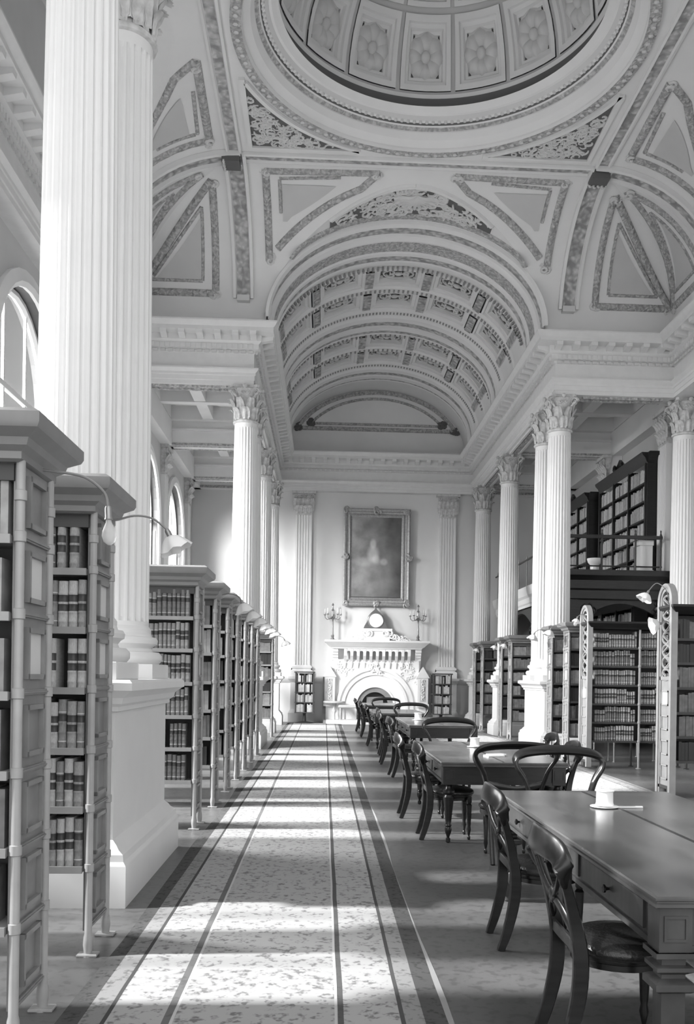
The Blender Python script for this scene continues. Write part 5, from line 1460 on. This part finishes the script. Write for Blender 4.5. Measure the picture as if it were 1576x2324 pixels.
def armchair():
    """round-backed chair, faces -y, wide looped back"""
    t = thing('round_back_chair', (0, 0, 0), 'x', 'chair', 'round-backed end chairs')
    mb = MB(); sec = [(.0, .50), (.13, .497), (.22, .48), (.262, .455), (.265, .44), (.25, .425)]; n = 28
    vs = [(0, 0, .5)]+[(r*cos(2*PI*k/n), r*.92*sin(2*PI*k/n), z) for r, z in sec[1:] for k in range(n)]
    fs = [(0, 1+k, 1+(k+1) % n) for k in range(n)]
    for j in range(len(sec)-2):
        for k in range(n): fs.append((1+j*n+k, 1+(j+1)*n+k, 1+(j+1)*n+(k+1) % n, 1+j*n+(k+1) % n))
    mb.add(vs, fs); obj('seat', mb, LEATHER, t, smooth=60)
    mb = MB(); mb.lathe([(.22, .37), (.25, .38), (.252, .42), (.22, .43)], n=28); obj('seat_rail', mb, WOOD, t)
    for s_ in (-1, 1):
        mb = MB(); slat(mb, smooth_pts([(s_*.20, .36, 0), (s_*.20, .28, .18), (s_*.20, .22, .40)]), (0, 1, 0), .045, .035); obj('leg', mb, WOOD, t)
        mb = MB(); mb.lathe([(.010, 0), (.016, .01), (.016, .03), (.009, .04), (.02, .09), (.016, .13), (.028, .32), (.018, .345), (.026, .36), (.026, .41)], c=(s_*.17, -.16, 0), n=12); obj('leg', mb, WOOD, t)
    mb = MB()
    P = smooth_pts([(-.19, .22, .42), (-.225, .235, .60), (-.275, .25, .76), (-.335, .265, .86), (-.335, .285, .925), (-.27, .30, .965), (-.14, .315, .985), (0, .32, .99), (.14, .315, .985), (.27, .30, .965), (.335, .285, .925), (.335, .265, .86), (.275, .25, .76), (.225, .235, .60), (.19, .22, .42)], 5)
    L = len(P); slat(mb, P, (0, -1, .45) if 0 else (0, .9, .45), [.042+.075*sin(PI*i/(L-1))**2 for i in range(L)], .034)
    obj('back_hoop', mb, WOOD, t, smooth=50)
    mb = MB(); slat(mb, smooth_pts([(-.24, .24, .66), (-.1, .26, .63), (0, .262, .62), (.1, .26, .63), (.24, .24, .66)]), (0, 0, 1), .05, .02); obj('cross_rail', mb, WOOD, t, smooth=50)
    return t
a0 = armchair(); a0.location = (1.85, 6.98, 0); a0['label'] = 'shiny round-backed chair at the far end of the nearest table, its hoop catching light'
dup(a0, (1.62, 8.06, 0), PI, 'dark round-backed chair between the two nearest tables, in front of the second table')
dup(a0, (1.68, 11.95, 0), .08, 'round-backed chair at the far end of the second table')
dup(a0, (1.78, 18.65, 0), .0, 'round-backed chair at the far end of the third table')
dup(a0, (1.55, 22.9, 0), .0, 'distant round-backed chair at the far end of the fourth table')

# ============================================================ LAMPS ON THE STACKS
def lamp(pts, shade, label, size=.085, tilt=(0, .35, 0), bulb=True):
    t = thing('gooseneck_lamp', pts[0], label, 'lamp', 'gooseneck lamps'); o = Vector(pts[0])
    mb = MB(); P = [p-o for p in smooth_pts(pts, 5)]; mb.tube(P, .0065, 7); mb.T = Matrix.Translation(P[0]); mb.blob((0, 0, 0), .022, .022, .022, 8, 5); mb.T = None
    obj('arm', mb, BRASS, t)
    e = P[-1]; mb = MB(); mb.lathe([(.012, 0), (.016, -.01), (.016, -.05), (.02, -.06)], n=12); so_ = obj('socket', mb, BRASS, t); so_.location = e; so_.rotation_euler = tilt
    if shade:
        mb = MB(); s_ = size; n = 28
        def fn(u, v): 
            a = 2*PI*u; r = .024+(s_-.024)*v**.8; r *= 1+.06*v*sin(a*7); return (r*cos(a), r*sin(a), -.045-.075*v**1.3*(size/.085)+.006*v*sin(a*7))
        mb.grid(fn, n, 7, closeu=True)
        s2 = obj('lamp_shade', mb, OPAL, t, smooth=60); s2.location = e; s2.rotation_euler = tilt
    if bulb:
        mb = MB(); mb.lathe([(.012, -.06), (.014, -.075), (.03, -.11), (.034, -.135), (.026, -.16), (.008, -.175)], n=16); b2 = obj('bulb', mb, BULBG, t, smooth=60); b2.location = e; b2.rotation_euler = tilt
    return t
lamp([(-1.27, 4.20, 2.44), (-1.20, 4.22, 2.435), (-1.08, 4.25, 2.42), (-1.0, 4.28, 2.36), (-.985, 4.3, 2.30)], False, 'bare clear bulb hanging on a curved arm from the nearest left bookstack', tilt=(0, -.05, 0))
lamp([(-1.27, 5.42, 2.43), (-1.20, 5.43, 2.42), (-1.10, 5.45, 2.45), (-1.0, 5.47, 2.44), (-.92, 5.48, 2.38)], True, 'gooseneck lamp with white fluted shade on the second left bookstack', tilt=(0, -.45, 0), size=.10)
for k, (y, nm) in enumerate(((11.2, 'second'), (12.6, 'third'), (14.0, 'fourth'), (15.3, 'fifth'), (16.7, 'sixth'), (18.1, 'seventh'), (23.3, 'last'))):
    lamp([(-1.25, y, 2.47), (-1.15, y, 2.50), (-1.04, y, 2.48), (-.99, y, 2.43)], True, 'white shaded gooseneck lamp on the %s bookstack beyond the big left pedestal' % nm, tilt=(0, -.3, 0), size=.125, bulb=False)
lamp([(4.60, 18.8, 2.47), (4.5, 18.8, 2.52), (4.34, 18.78, 2.53), (4.24, 18.75, 2.47)], True, 'white shaded lamp against the right corner columns, left one of two', tilt=(0, .3, 0), size=.12)
lamp([(4.60, 17.5, 2.47), (4.5, 17.5, 2.54), (4.36, 17.5, 2.56), (4.27, 17.5, 2.50)], True, 'white shaded lamp against the right corner columns, right one of two', tilt=(0, .3, 0), size=.12)
lamp([(4.60, 16.2, 2.62), (4.5, 16.2, 2.68), (4.42, 16.2, 2.64)], True, 'small white lamp on the left side of the farther arched upright', tilt=(0, .3, 0), size=.07)
lamp([(4.60, 12.35, 2.45), (4.56, 12.3, 2.72), (4.42, 12.3, 2.84), (4.31, 12.3, 2.74)], True, 'white cone shaded lamp leaning out from the near arched upright at the right edge', tilt=(0, .5, 0), size=.11)
lamp([(4.60, 12.35, 2.32), (4.54, 12.3, 2.34), (4.50, 12.3, 2.31)], True, 'white lamp shade low on the left of the near arched upright at the right edge', tilt=(0, 1.3, 0), size=.12)
for (x, y, nm) in ((4.66, 23.2, 'on the bookstack between the right corner and middle columns'), (4.66, 24.5, 'on the bookstack just before the right middle column'), (4.66, 27.4, 'on the bookstack beyond the right middle column')):
    lamp([(x, y, 2.47), (x-.08, y, 2.5), (x-.15, y, 2.44)], True, 'white shaded lamp '+nm, tilt=(0, .3, 0), size=.10)
# the remaining distant books, one mass
bo = obj('books', STUFF, BOOKM, smooth=0); tag(bo, 'all the smaller and more distant books filling the remaining shelves', 'books', kind='stuff')
